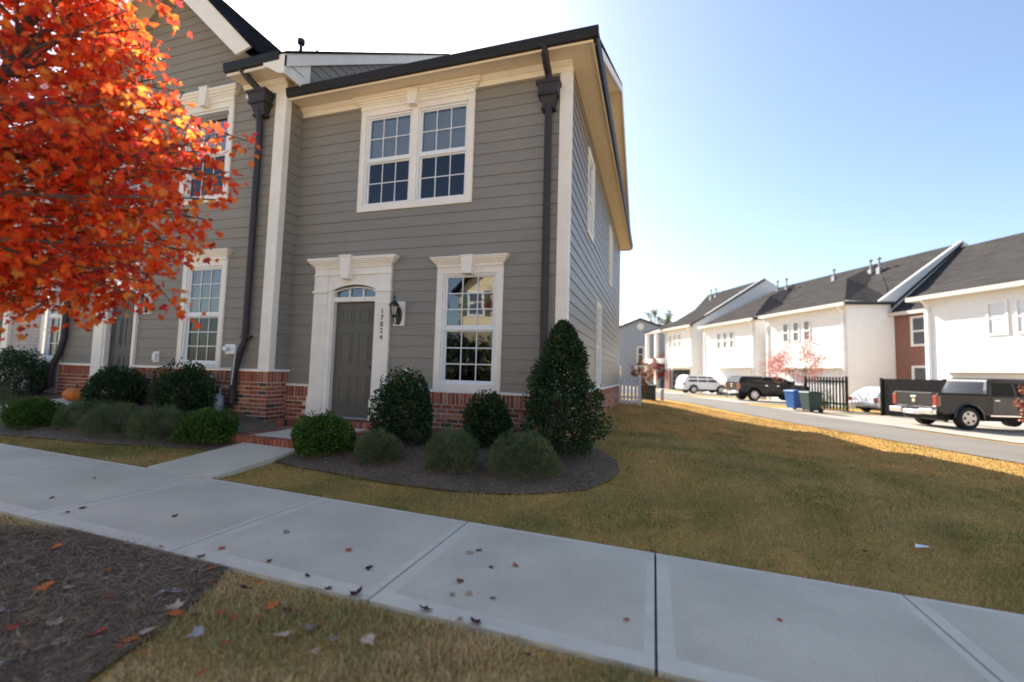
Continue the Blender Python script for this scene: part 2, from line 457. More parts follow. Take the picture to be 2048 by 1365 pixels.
# ------------------------------------------------------------------ pavement slabs
SY0, SY1 = -4.527, -3.115
def sidewalk():
    joints = [-30.2 + 1.524 * k for k in range(40)]
    base = -1.676 - 1.524 * 19
    joints = [base + 1.521 * k for k in range(44)]
    mb, ed, gp = MB(), MB(), MB()
    top, g, e = .03, .007, .085
    def z(x): return -.026 * x + top
    for a, b in zip(joints[:-1], joints[1:]):
        x0, x1 = a + g, b - g
        sk = (a > -1.2) * 0.0
        def q(m, xa, xb, ya, yb, dz):
            m.add([(xa, ya, z(xa) + dz), (xb, ya, z(xb) + dz), (xb, yb, z(xb) + dz), (xa, yb, z(xa) + dz),
                   (xa, ya, z(xa) - .12), (xb, ya, z(xb) - .12), (xb, yb, z(xb) - .12), (xa, yb, z(xa) - .12)],
                  [(0, 1, 2, 3), (0, 4, 5, 1), (1, 5, 6, 2), (2, 6, 7, 3), (3, 7, 4, 0)])
        q(mb, x0 + e, x1 - e * .6, SY0 + e * 1.4, SY1 - e * .6, 0)
        q(ed, x0, x0 + e, SY0, SY1, -.0008)
        q(ed, x1 - e * .6, x1, SY0, SY1, -.0008)
        q(ed, x0 + e, x1 - e * .6, SY0, SY0 + e * 1.4, -.0008)
        q(ed, x0 + e, x1 - e * .6, SY1 - e * .6, SY1, -.0008)
    gp.add([(joints[0], SY0 + .01, z(joints[0]) - .016), (joints[-1], SY0 + .01, z(joints[-1]) - .016), (joints[-1], SY1 - .01, z(joints[-1]) - .016), (joints[0], SY1 - .01, z(joints[0]) - .016)], [(0, 1, 2, 3)])
    o = mb.build('sidewalk', M['concrete']); tag(o, kind='structure')
    o2 = ed.build('sidewalk_edging', M['concrete_edge']); tag(o2, kind='structure')
    o3 = gp.build('sidewalk_joint', M['joint']); tag(o3, kind='structure')
sidewalk()

def walk_slab(name, pts, zs, material, th=.12, kind='structure'):
    mb = MB(); mb.slab([(p[0], p[1], z) for p, z in zip(pts, zs)], th)
    o = mb.build(name, material, bevel=.008)
    return tag(o, kind=kind)
walk_slab('front_walk', [(-4.12, -3.10), (-3.16, -3.10), (-3.16, -1.86), (-4.12, -1.86)], [.145, .12, .225, .245], M['concrete'])

# ------------------------------------------------------------------ mulch beds
def bed(name, outline, off=.02):
    from mathutils.geometry import tessellate_polygon
    # dense fan-free fill: clip a fine grid with the outline
    P = [Vector((a, b, 0)) for a, b in outline]
    x0, x1 = min(p.x for p in P), max(p.x for p in P); y0, y1 = min(p.y for p in P), max(p.y for p in P)
    import bmesh
    bm = bmesh.new()
    vs = [bm.verts.new((p.x, p.y, 0)) for p in P]
    bm.faces.new(vs)
    for axis, a, b in ((0, x0, x1), (1, y0, y1)):
        c = a + .2
        while c < b:
            co = (c, 0, 0) if axis == 0 else (0, c, 0); no = (1, 0, 0) if axis == 0 else (0, 1, 0)
            bmesh.ops.bisect_plane(bm, geom=bm.verts[:] + bm.edges[:] + bm.faces[:], plane_co=co, plane_no=no)
            c += .2
    for v in bm.verts:
        h = gz(v.co.x, v.co.y) + off
        v.co.z = h
    me = bpy.data.meshes.new(name); bm.to_mesh(me); bm.free()
    return tag(finish(me, name, M['mulch'], None, 60), kind='structure')

def inside(poly, x, y):
    c = False; n = len(poly)
    for i in range(n):
        (xa, ya), (xb, yb) = poly[i], poly[i - 1]
        if (ya > y) != (yb > y) and x < (xb - xa) * (y - ya) / (yb - ya) + xa: c = not c
    return c

BED_R = [(-3.14, -.02), (-3.14, -2.3), (-2.75, -2.36), (-2.38, -2.37), (-1.53, -2.44), (-.72, -2.40), (-.2, -2.30), (.15, -2.16), (.61, -1.90), (.82, -1.55), (.91, -1.2), (.84, -.85), (.62, -.45), (.40, -.1), (.02, .3), (-.02, -.02)]
BED_L = [(-4.14, .02), (-5.23, .02), (-5.24, -.4), (-14.5, -.46), (-14.5, -3.0), (-12, -3.02), (-9.5, -2.95), (-7.6, -2.78), (-6.7, -2.64), (-5.73, -2.52), (-5.21, -2.36), (-4.5, -2.26), (-4.14, -2.24)]
BED_T = [(-3.9, -4.70), (-3.0, -4.76), (-2.78, -4.60), (-2.70, -4.53), (-2.3, -4.53), (-1.6, -4.53), (-1.22, -4.53), (-1.05, -4.85), (-.93, -5.2), (-.85, -5.5), (-.85, -6.2), (-1.2, -6.9), (-2.2, -7.3), (-3.5, -7.3), (-4.6, -6.8), (-5.0, -6), (-4.8, -5.2)]
bed('mulch_bed', BED_R); bed('mulch_bed', BED_L); bed('mulch_bed', BED_T)

def chips(name, poly, n, size, wide=(.04, .14)):
    V, F, C = [], [], []
    x0, x1 = min(p[0] for p in poly), max(p[0] for p in poly); y0, y1 = min(p[1] for p in poly), max(p[1] for p in poly)
    k = 0
    pal = np.array([(.23, .158, .098), (.15, .10, .063), (.31, .225, .145), (.10, .07, .047), (.40, .31, .215), (.25, .148, .082)])
    while k < n:
        x, y = RNG.uniform(x0, x1), RNG.uniform(y0, y1)
        if not inside(poly, x, y): continue
        a = RNG.uniform(0, math.pi); l = size * RNG.uniform(.4, 1.5); w = size * RNG.uniform(*wide)
        t = RNG.uniform(-.3, .3)
        z = gz(x, y) + .021 + abs(l * math.sin(t)) * .5 + RNG.uniform(0, .008)
        d = np.array([math.cos(a) * math.cos(t), math.sin(a) * math.cos(t), math.sin(t)]) * l / 2
        q = np.array([-math.sin(a), math.cos(a), RNG.uniform(-.4, .4)]) * w
        c = np.array([x, y, z])
        b = len(V)
        V += [c - d - q, c + d - q * .5, c + d + q * .5, c - d + q]
        F.append((b, b + 1, b + 2, b + 3))
        C += [pal[RNG.integers(len(pal))] * RNG.uniform(.7, 1.3)] * 4
        k += 1
    o = np_mesh(name, V, F, C, M['chips'])
    return tag(o, kind='stuff')
chips('bark_chips', BED_R, 14000, .035)
chips('bark_chips', BED_L, 9000, .04)
PS = [(-3.4, -4.75), (-2.7, -4.54), (-1.22, -4.54), (-.93, -5.2), (-.85, -5.6), (-1.2, -6.0), (-3.0, -5.7)]
chips('bark_chips', PS, 9000, .03)
chips('pine_straw', PS, 22000, .085, (.008, .022))

# ------------------------------------------------------------------ grass blades
def pad_noise(x, y):
    return .5 + .25 * np.sin(1.9 * x + 1.3 * np.sin(1.1 * y)) * np.cos(1.6 * y + .9 * np.sin(.8 * x)) + .25 * np.sin(4.3 * x - 2.9 * y + 2 * np.sin(1.7 * y + x))
def grass(name, poly, n, h, avoid=(), wmul=1.0, lean=.6, pal=((.57, .43, .19), (.18, .215, .06), (.42, .27, .115)), bias=-.03):
    x0, x1 = min(p[0] for p in poly), max(p[0] for p in poly); y0, y1 = min(p[1] for p in poly), max(p[1] for p in poly)
    pts = []
    while len(pts) < n:
        X = RNG.uniform(x0, x1, 4000); Y = RNG.uniform(y0, y1, 4000)
        for x, y in zip(X, Y):
            if inside(poly, x, y) and not any(inside(q, x, y) for q in avoid): pts.append((x, y))
            if len(pts) >= n: break
    P = np.array(pts); N = len(P)
    Z = np.array([gz(x, y) for x, y in pts])
    a = RNG.uniform(0, 2 * np.pi, N); hh = h * RNG.uniform(.45, 1.25, N) * np.clip(1.0 + .9 * (pad_noise(P[:, 0] * 4.1 + 3, P[:, 1] * 4.1) - .5) + .5 * (pad_noise(P[:, 0] * 1.3 + 9, P[:, 1] * 1.3) - .5), .45, 1.7); w = .0022 * wmul * RNG.uniform(.7, 1.5, N) * (h / .04) ** .3
    ln = lean * RNG.uniform(.1, 1.5, N); la = RNG.uniform(0, 2 * np.pi, N)
    dx, dy = np.cos(a) * w, np.sin(a) * w
    tx, ty = np.cos(la) * ln * hh, np.sin(la) * ln * hh
    B = np.stack([P[:, 0], P[:, 1], Z - .004], 1)
    v0 = B + np.stack([dx, dy, 0 * dx], 1); v1 = B - np.stack([dx, dy, 0 * dx], 1)
    mid = B + np.stack([tx * .35, ty * .35, hh * .6], 1)
    v2 = mid - np.stack([dx, dy, 0 * dx], 1) * .8; v3 = mid + np.stack([dx, dy, 0 * dx], 1) * .8
    tip = B + np.stack([tx, ty, hh * .95], 1)
    V = np.stack([v0, v1, v2, v3, tip, tip + .0003], 1).reshape(-1, 3)
    i = np.arange(N)[:, None] * 6
    F = np.concatenate([i + np.array([[0, 1, 2, 3]]), i + np.array([[3, 2, 4, 5]])], 0)
    g = np.clip((pad_noise(P[:, 0], P[:, 1]) - .5) * 1.5 + .48 + bias + RNG.normal(0, .25, N), 0, 1)[:, None]
    straw, olive, brown = (np.array([q]) for q in pal)
    col = straw * g + olive * (1 - g)
    k = (RNG.random(N) < .22)[:, None]
    col = np.where(k, brown, col) * RNG.uniform(.7, 1.25, (N, 1))
    o = np_mesh(name, V, F, np.repeat(col, 6, 0), M['grass'])
    return tag(o, kind='stuff')

grass('grass', [(-1.3, -4.55), (2.4, -4.55), (2.2, -5.75), (-.5, -6.0)], 42000, .042, [BED_T], pal=((.76, .58, .32), (.30, .30, .12), (.54, .35, .18)), bias=.06)
grass('grass', [(-4.6, -4.55), (-2.6, -4.56), (-3.0, -4.78), (-5, -5.0)], 5000, .04, [BED_T], pal=((.76, .58, .32), (.30, .30, .12), (.54, .35, .18)), bias=.06)
grass('grass', [(-3.14, -3.11), (7.5, -3.11), (7.5, -1.2), (1.0, -1.2), (.4, -1.9), (-1, -2.2), (-3.14, -2.2)], 60000, .036, [BED_R])
grass('grass', [(-4.16, -3.11), (-10.5, -3.11), (-10.5, -2.9), (-6, -2.3), (-4.16, -2.1)], 12000, .036, [BED_L])
grass('grass', [(.0, .2), (.5, -.5), (1.0, -1.2), (7.6, -1.2), (7.8, 2.2), (.0, 2.2)], 42000, .038, [BED_R], 1.5)
grass('grass', [(.02, 2.2), (8.3, 2.2), (8.5, 4.5), (6.3, 10.2), (2.8, 16), (1.2, 16), (.02, 10.5)], 42000, .04, [], 2.4, pal=((.66, .37, .14), (.25, .22, .075), (.52, .27, .10)), bias=.06)
grass('grass', [(7.4, -3.0), (9.5, -3.0), (8.6, 4.2), (7.8, 3)], 8000, .04, [], 2.2, pal=((.66, .37, .14), (.25, .22, .075), (.52, .27, .10)), bias=.06)

# ------------------------------------------------------------------ wall builders
def siding(mb, u0, u1, w0, w1, openings=(), ex=.19, top=None, phase=0.0, jr=random.Random(4)):
    """lap boards on a front frame (local -y out)"""
    w = w0 - phase
    while w < w1 - 1e-4:
        wb, wt = w, w + ex
        joint, lip = jr.uniform(u0, u1), jr.uniform(-.0015, .0015)
        cuts = sorted(set([max(wb, w0), min(wt, w1)] + [c for o in openings for c in (o[2], o[3]) if max(wb, w0) < c < min(wt, w1)]))
        for a, b in zip(cuts[:-1], cuts[1:]):
            if b - a < 1e-4: continue
            spans = [(u0, u1)]
            for o in openings:
                if o[2] < (a + b) / 2 < o[3]:
                    ns = []
                    for s0, s1 in spans:
                        if o[1] <= s0 or o[0] >= s1: ns.append((s0, s1)); continue
                        if o[0] > s0: ns.append((s0, o[0]))
                        if o[1] < s1: ns.append((o[1], s1))
                    spans = ns
            ns = []
            for s0, s1 in spans:
                if top is None and u1 - u0 > 1.5 and s0 < joint - .1 and s1 > joint + .1: ns += [(s0, joint - .0018), (joint + .0018, s1)]
                else: ns.append((s0, s1))
            spans = ns
            for s0, s1 in spans[1:]:
                if abs(s0 - joint) < .01: mb.add([(joint - .08, -.0004, a), (joint + .08, -.0004, a), (joint + .08, -.0004, b), (joint - .08, -.0004, b)], [(0, 1, 2, 3)])
            d = lambda q: .016 + lip - .013 * (q - wb) / ex
            for s0, s1 in spans:
                sa0, sa1, sb0, sb1 = s0, s1, s0, s1
                if top:
                    sa0, sa1 = max(s0, top(a)[0]), min(s1, top(a)[1]); sb0, sb1 = max(s0, top(b)[0]), min(s1, top(b)[1])
                    if sb1 <= sb0: sb0 = sb1 = (sb0 + sb1) / 2
                    if sa1 <= sa0: continue
                mb.add([(sa0, -d(a), a), (sa1, -d(a), a), (sb1, -d(b), b), (sb0, -d(b), b), (sa0, .004, a), (sa1, .004, a)],
                       [(0, 1, 2, 3), (4, 5, 1, 0)])
        w += ex

BR_PAL = [(.36, .095, .05), (.29, .075, .042), (.40, .12, .065), (.22, .062, .04), (.33, .11, .07), (.27, .07, .04), (.44, .17, .10)]
def brick_col(r):
    if r.random() < .07: return (.055, .045, .045, 1)
    c = r.choice(BR_PAL); k = r.uniform(.8, 1.2)
    return (c[0] * k, c[1] * k, c[2] * k, 1)
def brick_wall(mb, mo, u0, u1, w0, w1, soldier=.20, seed=1, top=True, skip=(), out=.03):
    """brick band on a front frame; top course of soldiers; mo = mortar bed"""
    r = random.Random(seed)
    def ok(a, b, c, d): return not any(a < s[1] - .01 and b > s[0] + .01 and c < s[3] - .01 and d > s[2] + .01 for s in skip)
    def one(a, b, c, d):
        if not ok(a, b, c, d): return
        mb.color = brick_col(r)
        j = lambda: r.uniform(-.0025, .0025)
        o = out + r.uniform(-.003, .004)
        mb.box(a + j(), b + j(), -o, -.002, c + j(), d + j())
    wt = w1
    if soldier:
        u = u0
        while u < u1 - .02:
            one(u + .006, min(u + .060, u1), wt - soldier + .010, wt - .003); u += .072
        wt -= soldier
    row = 0
    while wt > w0 + .02:
        u = u0 - (0 if row % 2 else .105)
        while u < u1 - .01:
            a, b = max(u + .007, u0), min(u + .195, u1)
            if b - a > .02: one(a, b, max(wt - .062, w0), wt - .004)
            u += .207
        wt -= .074; row += 1
    ed = [u0] + [c for q in skip for c in (q[0], q[1])] + [u1]
    for a, b in zip(ed[::2], ed[1::2]):
        mo.add([(a, -out + .009, w0), (b, -out + .009, w0), (b, -out + .009, w1), (a, -out + .009, w1)], [(0, 1, 2, 3)])

def window_unit(T, parent, x0, x1, z0, z1, nx=3, nz=3, blind=None, screen=True, name='window'):
    """vinyl double-hung sash filling the opening; wall plane at local y=0"""
    f = MB(T)
    fw = .038
    dep = .012
    for a, b, c, d in ((x0, x0 + fw, z0, z1), (x1 - fw, x1, z0, z1), (x0 + fw, x1 - fw, z0, z0 + fw), (x0 + fw, x1 - fw, z1 - fw, z1)):
        f.box(a, b, -dep, .07, c, d)
    zm = (z0 + z1) / 2
    xi0, xi1 = x0 + fw, x1 - fw
    sw = .035
    f.box(xi0, xi1, .004, .05, zm - .028, zm + .028)                       # meeting rail
    for (a0, a1, yy) in ((z0 + fw, zm - .028, .032), (zm + .028, z1 - fw, .012)):
        f.box(xi0, xi0 + sw, yy, yy + .03, a0, a1); f.box(xi1 - sw, xi1, yy, yy + .03, a0, a1)
        f.box(xi0 + sw, xi1 - sw, yy, yy + .03, a0, a0 + sw * .7); f.box(xi0 + sw, xi1 - sw, yy, yy + .03, a1 - sw * .7, a1)
    w = f.build(name, M['vinyl'], parent, bevel=.003)
    for lo in (0, 1):
        a0, a1, yy = ((z0 + fw + sw * .7, zm - .028 - sw * .7, .05), (zm + .028 + sw * .7, z1 - fw - sw * .7, .03))[lo]
        g = MB(T); g.quad((xi0 + sw, yy, a0), (xi1 - sw, yy, a0), (xi1 - sw, yy, a1), (xi0 + sw, yy, a1))
        g.build('pane', M['glass_screen'] if (screen and lo == 0) else M['glass'], w)
        h = MB(T)
        for k in range(1, nx):
            c = xi0 + sw + (xi1 - xi0 - 2 * sw) * k / nx; h.box(c - .009, c + .009, yy - .012, yy - .004, a0, a1)
        for k in range(1, nz):
            c = a0 + (a1 - a0) * k / nz; h.box(xi0 + sw, xi1 - sw, yy - .0118, yy - .0042, c - .009, c + .009)
        h.build('grille', M['grille'], w)
    rm = MB(T)
    y0, y1 = .071, .5
    rm.quad((x0, y1, z0), (x1, y1, z0), (x1, y1, z1), (x0, y1, z1))
    rm.quad((x0, y0, z0), (x0, y1, z0), (x0, y1, z1), (x0, y0, z1)); rm.quad((x1, y0, z0), (x1, y1, z0), (x1, y1, z1), (x1, y0, z1))
    rm.quad((x0, y0, z0), (x1, y0, z0), (x1, y1, z0), (x0, y1, z0)); rm.quad((x0, y0, z1), (x1, y0, z1), (x1, y1, z1), (x0, y1, z1))
    rm.build('window_recess', M['recess'], w)
    if blind:
        b = MB(T)
        zb = blind[0]; k = z1 - .06
        while k > zb:
            b.add([(x0 + .06, .085, k), (x1 - .06, .085, k), (x1 - .06, .11, k - blind[1] * .8), (x0 + .06, .11, k - blind[1] * .8)], [(0, 1, 2, 3)]); k -= blind[1]
        b.build('blind', blind[2], w)
    return w

def casing(T, parent, x0, x1, z0, z1, cw, header=None, key=None, mull=None, sill=True, out=.036):
    """flat casing boards round an opening, with a crown header and keystone"""
    c = MB(T)
    c.box(x0, x0 + cw, -out, .03, z0, z1); c.box(x1 - cw, x1, -out, .03, z0, z1)
    c.box(x0 + cw, x1 - cw, -out, .03, z1 - cw, z1)
    if sill: c.box(x0 + cw, x1 - cw, -out, .03, z0, z0 + cw)
    if mull: c.box(mull[0], mull[1], -out, .03, z0 + (cw if sill else 0), z1 - cw)
    # stepped inner bead
    b = .014
    c.box(x0 + .02, x0 + .02 + b, -out - .006, -out, z0, z1 - .02); c.box(x1 - .02 - b, x1 - .02, -out - .006, -out, z0, z1 - .02)
    c.box(x0 + .02, x1 - .02, -out - .006, -out, z1 - .02 - b, z1 - .02)
    o = c.build('window_casing', M['trim'], parent, bevel=.003)
    if header:
        h0, h1, ov = header
        m = MB(T)
        hh = h1 - h0
        # crown profile: polygon in (y,z), swept along x with returns approximated by stepped boxes
        steps = [(0, .30, .02, .0), (.30, .45, .035, .25), (.45, .62, .055, .5), (.62, .80, .08, .75), (.80, .90, .1, .93), (.90, 1, .105, 1)]
        for a, b2, d, e in steps:
            m.box(x0 - ov * e, x1 + ov * e, -out - d, .02, h0 + hh * a, h0 + hh * b2)
        m.build('window_header', M['trim'], parent, bevel=.004)
    if key:
        kx, k0, k1, wb, wt = key
        m = MB(T); m.prism([(kx - wb, k0), (kx + wb, k0), (kx + wt, k1), (kx - wt, k1)], -out - .125, -out + .002)
        m.prism([(kx - wt - .008, k1 - .02), (kx + wt + .008, k1 - .02), (kx + wt + .012, k1 + .006), (kx - wt - .012, k1 + .006)], -out - .135, -out + .002)
        m.build('keystone', M['trim'], parent, bevel=.004)
    return o

# ================================================================== right townhouse
RU = thing('townhouse', 'taupe end townhouse with double upper window, cream door surround and brick base', 'townhouse', (-2.6, 0, .3))
F0 = FR(0)
D = 11.0
# front siding with openings
ops_front = [(-2.09, -1.13, 1.10, 2.93), (-3.77, -2.81, 4.24, 5.92), (-2.70, -1.73, 4.24, 5.92), (-4.30, -3.37, .3, 2.80)]
mb = MB(F0); siding(mb, -5.235, -.02, .99, 6.28, ops_front, phase=.04); mb.build('siding_wall', M['siding'], RU)
# side siding (world +x), with window openings
SD = SIDE
ops_side = [(2.05, 2.75, 4.22, 5.78), (6.5, 7.2, 4.1, 5.65), (3.75, 4.45, 1.03, 2.95)]
mb = MB(SD); siding(mb, .0, D, .99, 6.40, ops_side, phase=.04)
siding(mb, .0, D, 6.40, 9.0, (), top=lambda z: (max(0, (z - 6.4) / .49 - .1), min(D, D - (z - 6.4) / .50 + .1)), phase=.11)
mb.build('side_siding', M['siding'], RU)
for (a, b, c, d) in ops_side:
    window_unit(SD, RU, a, b, c, d, 2, 2, screen=True)
    casing(SD, RU, a - .09, b + .09, c - .09, d + .09, .1, None, None)
# brick bases
mb, mo = MB(F0), MB(F0)
brick_wall(mb, mo, -5.24, .03, .1, .955, .20, 3, skip=[(-4.72, -3.05, 0, 1.2)])
mb.T = mo.T = SD
brick_wall(mb, mo, -.03, D, .1, .955, .20, 5)
mb.build('brick_base', M['brick'], RU); mo.build('mortar_bed', M['mortar'], RU)
mb = MB(F0)
mb.box(-2.2, -1.02, -.042, .0, .957, .9995)
for a, b in ((-5.24, -4.70), (-3.05, -2.2), (-1.02, .06)):
    mb.prismx([(-.058, .958), (.0, .958), (.0, .998), (-.02, .998), (-.058, .985)], a, b)
mb.T = SD; mb.prismx([(-.058, .957), (.0, .957), (.0, .997), (-.02, .997), (-.058, .984)], -.058, D)
mb.build('water_table', M['trim'], RU)
# corner board
mb = MB(F0); mb.box(-.165, .0225, -.024, 0, .998, 6.12)
mb.box(.0, .0222, 0, .13, .998, 6.265)
mb.build('corner_board', M['trim'], RU, bevel=.003)
# frieze + crown + soffit
mb = MB(F0)
mb.box(-5.235, .028, -.028, 0, 6.12, 6.262)
mb.prismx([(-.028, 6.21), (-.028, 6.269), (-.10, 6.269), (-.10, 6.255), (-.05, 6.21)], -5.235, .03)
mb.build('frieze_board', M['trim'], RU)
mb = MB()
mb.box(-5.22, .38, -.40, .0, 6.27, 6.286)
mb.box(.0, .38, .0, D + .15, 6.2705, 6.2865)
mb.build('soffit', M['soffit'], RU)
mb = MB()
mb.box(-5.22, .40, -.42, -.40, 6.235, 6.40); mb.box(.38, .4005, -.40, D + .17, 6.2352, 6.40)
mb.box(.0, .38, D + .15, D + .17, 6.2352, 6.40)
mb.build('fascia', M['soffit'], RU)
mb = MB()
prof = [(-.42, 6.272), (-.472, 6.275), (-.488, 6.34), (-.499, 6.425), (-.489, 6.43), (-.42, 6.425)]
mb.prismx(prof, -5.215, .485)
prs = [(-y - .02, z) for y, z in prof]
mb.prism(prs, -.485, D + .18)
mb.build('gutter', M['gutter'], RU)
# roof: gable with the ridge along x
RZ, RYv = 9.25, 5.25
mb = MB()
for zz, th in ((0, .05),):
    mb.slab([(-5.2, -.44, 6.45), (.42, -.44, 6.45), (.42, RYv, RZ), (-5.2, RYv, RZ)], th)
    mb.slab([(-5.2, D + .2, 6.45), (.42, D + .2, 6.45), (.42, RYv, RZ), (-5.2, RYv, RZ)], th)
mb.build('roof', M['roof'], RU)
mb = MB()
for s in (0, 1):
    ya, za, yb, zb = ((-.35, 6.45, RYv, RZ), (D + .15, 6.45, RYv, RZ))[s]
    mb.add([(.395, ya, za - .06), (.42, ya, za - .06), (.42, yb, zb - .06), (.395, yb, zb - .06), (.395, ya, za - .21), (.42, ya, za - .21), (.42, yb, zb - .24), (.395, yb, zb - .24)],
           [(0, 1, 2, 3), (4, 5, 6, 7), (1, 5, 6, 2), (0, 4, 7, 3)])
mb.build('rake_board', M['trim'], RU)
mb = MB()
mb.quad((.0, 0, 6.44), (.395, 0, 6.44), (.395, RYv, RZ - .2), (.0, RYv, RZ - .2)); mb.quad((.0, D, 6.44), (.395, D, 6.44), (.395, RYv, RZ - .2), (.0, RYv, RZ - .2))
mb.build('rake_soffit', M['soffit'], RU)
# unseen back wall closes the house; unseen wing added to shape lawn shadow
mb = MB(); mb.box(-5.2, -.02, D - .12, D - .001, .2, 6.4); mb.box(-5.2, -.75, D, D + 3.2, .2, 6.4)
mb.build('rear_wall', M['siding'], RU)
mb = MB(); mb.slab([(-5.2, D + .3, 6.85), (-.55, D + .3, 6.85), (-.55, D + 3.5, 6.55), (-5.2, D + 3.5, 6.55)], .12)
mb.build('shadow_wing_roof', M['roof'], RU)
# windows
window_unit(F0, RU, -2.09, -1.13, 1.10, 2.93, 3, 3)
casing(F0, RU, -2.20, -1.022, 1.0, 3.035, .11, (3.035, 3.20, .10), (-1.62, 2.90, 3.20, .075, .108))
window_unit(F0, RU, -3.77, -2.81, 4.24, 5.92, 3, 2, (5.12, .028, M['blind']))
window_unit(F0, RU, -2.70, -1.73, 4.24, 5.92, 3, 2, (5.12, .028, M['blind']))
casing(F0, RU, -3.88, -1.625, 4.13, 6.03, .11, (6.03, 6.265, .13), (-2.775, 5.95, 6.24, .075, .11), (-2.81, -2.70))
# downspout with conductor head
def conductor(T, parent, cx, zt, zb, wt, wb, dep):
    m = MB(T)
    h = zt - zb
    lv = [(1.0, .97, 1.0), (.86, .90, 1.0), (.86, .86, .9), (.62, .76, .84), (.60, .74, .78), (.36, .62, .70), (.34, .58, .62), (.1, .48, .5), (.0, .34, .42)]
    ring = []
    for fz, fx, fy in [(1.0, 1.0, 1.0), (.90, 1.0, 1.0), (.88, .90, .92), (.62, .78, .82), (.60, .86, .88), (.50, .86, .88), (.47, .68, .72), (.14, .50, .55), (.12, .58, .62), (.02, .58, .62), (.0, .40, .45)]:
        ring.append((zb + h * fz, wt / 2 * fx, dep * fy))
    V, Fc = [], []
    for z, hx, dy in ring:
        V += [(cx - hx, -dy, z), (cx + hx, -dy, z), (cx + hx, -.004, z), (cx - hx, -.004, z)]
    for i in range(len(ring) - 1):
        for k in range(4):
            Fc.append((i * 4 + k, i * 4 + (k + 1) % 4, i * 4 + 4 + (k + 1) % 4, i * 4 + 4 + k))
    Fc.append((0, 1, 2, 3))
    m.add(V, Fc)
    m.build('conductor_head', M['bronze'], parent, bevel=.004)
mb = MB(F0)
mb.tube([(-.325, -.11, 5.55), (-.325, -.085, 3.2), (-.325, -.085, .75), (-.325, -.10, .5), (-.36, -.25, .36)], .056, 10)
mb.tube([(-.33, -.455, 6.30), (-.33, -.43, 6.22), (-.33, -.31, 6.11), (-.33, -.16, 6.05), (-.33, -.12, 5.86)], .060, 10)
ds = mb.build('downspout', M['bronze'], RU, smooth=50)
conductor(F0, ds, -.33, 5.92, 5.48, .38, .13, .22)
# door surround
def door_surround(T, parent, xl, xr, zb, dl, dr, dz, top, key=True, ml=M['trim']):
    pw = .30
    m = MB(T)
    for a, b, s in ((xl, xl + pw, 0), (xr - pw, xr, 1)):
        m.box(a, b, -.06, .02, zb + .36, dz + .62)
        m.box(a - .012, b + .012, -.085, .02, zb, zb + .36)                    # plinth
        m.box(a - .02, b + .02, -.085, .02, dz + .17, dz + .215)                # capital band
        m.box(a - .006, b + .006, -.068, .02, dz - .045, dz - .028)             # neck bead
    ax0, ax1 = xl + pw, xr - pw
    # arched head panel between the pilasters
    zs, za = dz + .115, dz + .31
    n = 14
    arc = []
    for k in range(n + 1):
        t = k / n
        xx = dl - .03 + (dr - dl + .06) * t
        arc.append((xx, zs + .10 + (za - zs - .10) * (1 - (2 * t - 1) ** 2)))
    for (x0, z0), (x1, z1) in zip(arc[:-1], arc[1:]):
        m.add([(x0, -.05, z0), (x1, -.05, z1), (x1, -.05, dz + .62), (x0, -.05, dz + .62), (x0, .04, z0), (x1, .04, z1)], [(0, 1, 2, 3), (0, 4, 5, 1)])
        m.add([(x0, -.062, z0), (x1, -.062, z1), (x1, -.062, z1 + .035), (x0, -.062, z0 + .035), (x0, .04, z0), (x1, .04, z1), (x1, -.05, z1 + .035), (x0, -.05, z0 + .035)], [(0, 1, 2, 3), (0, 4, 5, 1), (3, 2, 6, 7)])
    m.box(ax0, dl - .03, -.05, .04, dz - .2, dz + .62); m.box(dr + .03, ax1, -.05, .04, dz - .2, dz + .62)
    m.box(ax0, dl - .03, -.05, .04, zb, dz - .2); m.box(dr + .03, ax1, -.05, .04, zb, dz - .2)
    # inner jambs, head and transom bar
    m.box(dl - .03, dl, -.03, .10, zb, zs + .12); m.box(dr, dr + .03, -.03, .10, zb, zs + .12)
    m.box(dl, dr, -.02, .10, dz + .01, dz + .095)
    # entablature
    m.box(xl - .012, xr + .012, -.078, .02, dz + .485, dz + .505)
    for a, b, d, e in ((.62, .66, .075, 0), (.66, .69, .09, .03), (.69, .72, .11, .06), (.72, .75, .135, .09), (.75, .785, .155, .115), (.785, .80, .16, .12)):
        m.box(xl - e, xr + e, -d, .02, dz + a, dz + b)
    o = m.build('door_surround', ml, parent, bevel=.004)
    if key:
        kx = (dl + dr) / 2 - .12 + .0
        kx = (xl + xr) / 2 - .07
        k = MB(T); k.prism([(kx - .075, dz + .40), (kx + .075, dz + .40), (kx + .115, dz + .80), (kx - .115, dz + .80)], -.19, -.04)
        k.prism([(kx - .12, dz + .79), (kx + .12, dz + .79), (kx + .13, dz + .825), (kx - .13, dz + .825)], -.205, -.04)
        k.build('keystone', ml, o, bevel=.004)
    return o
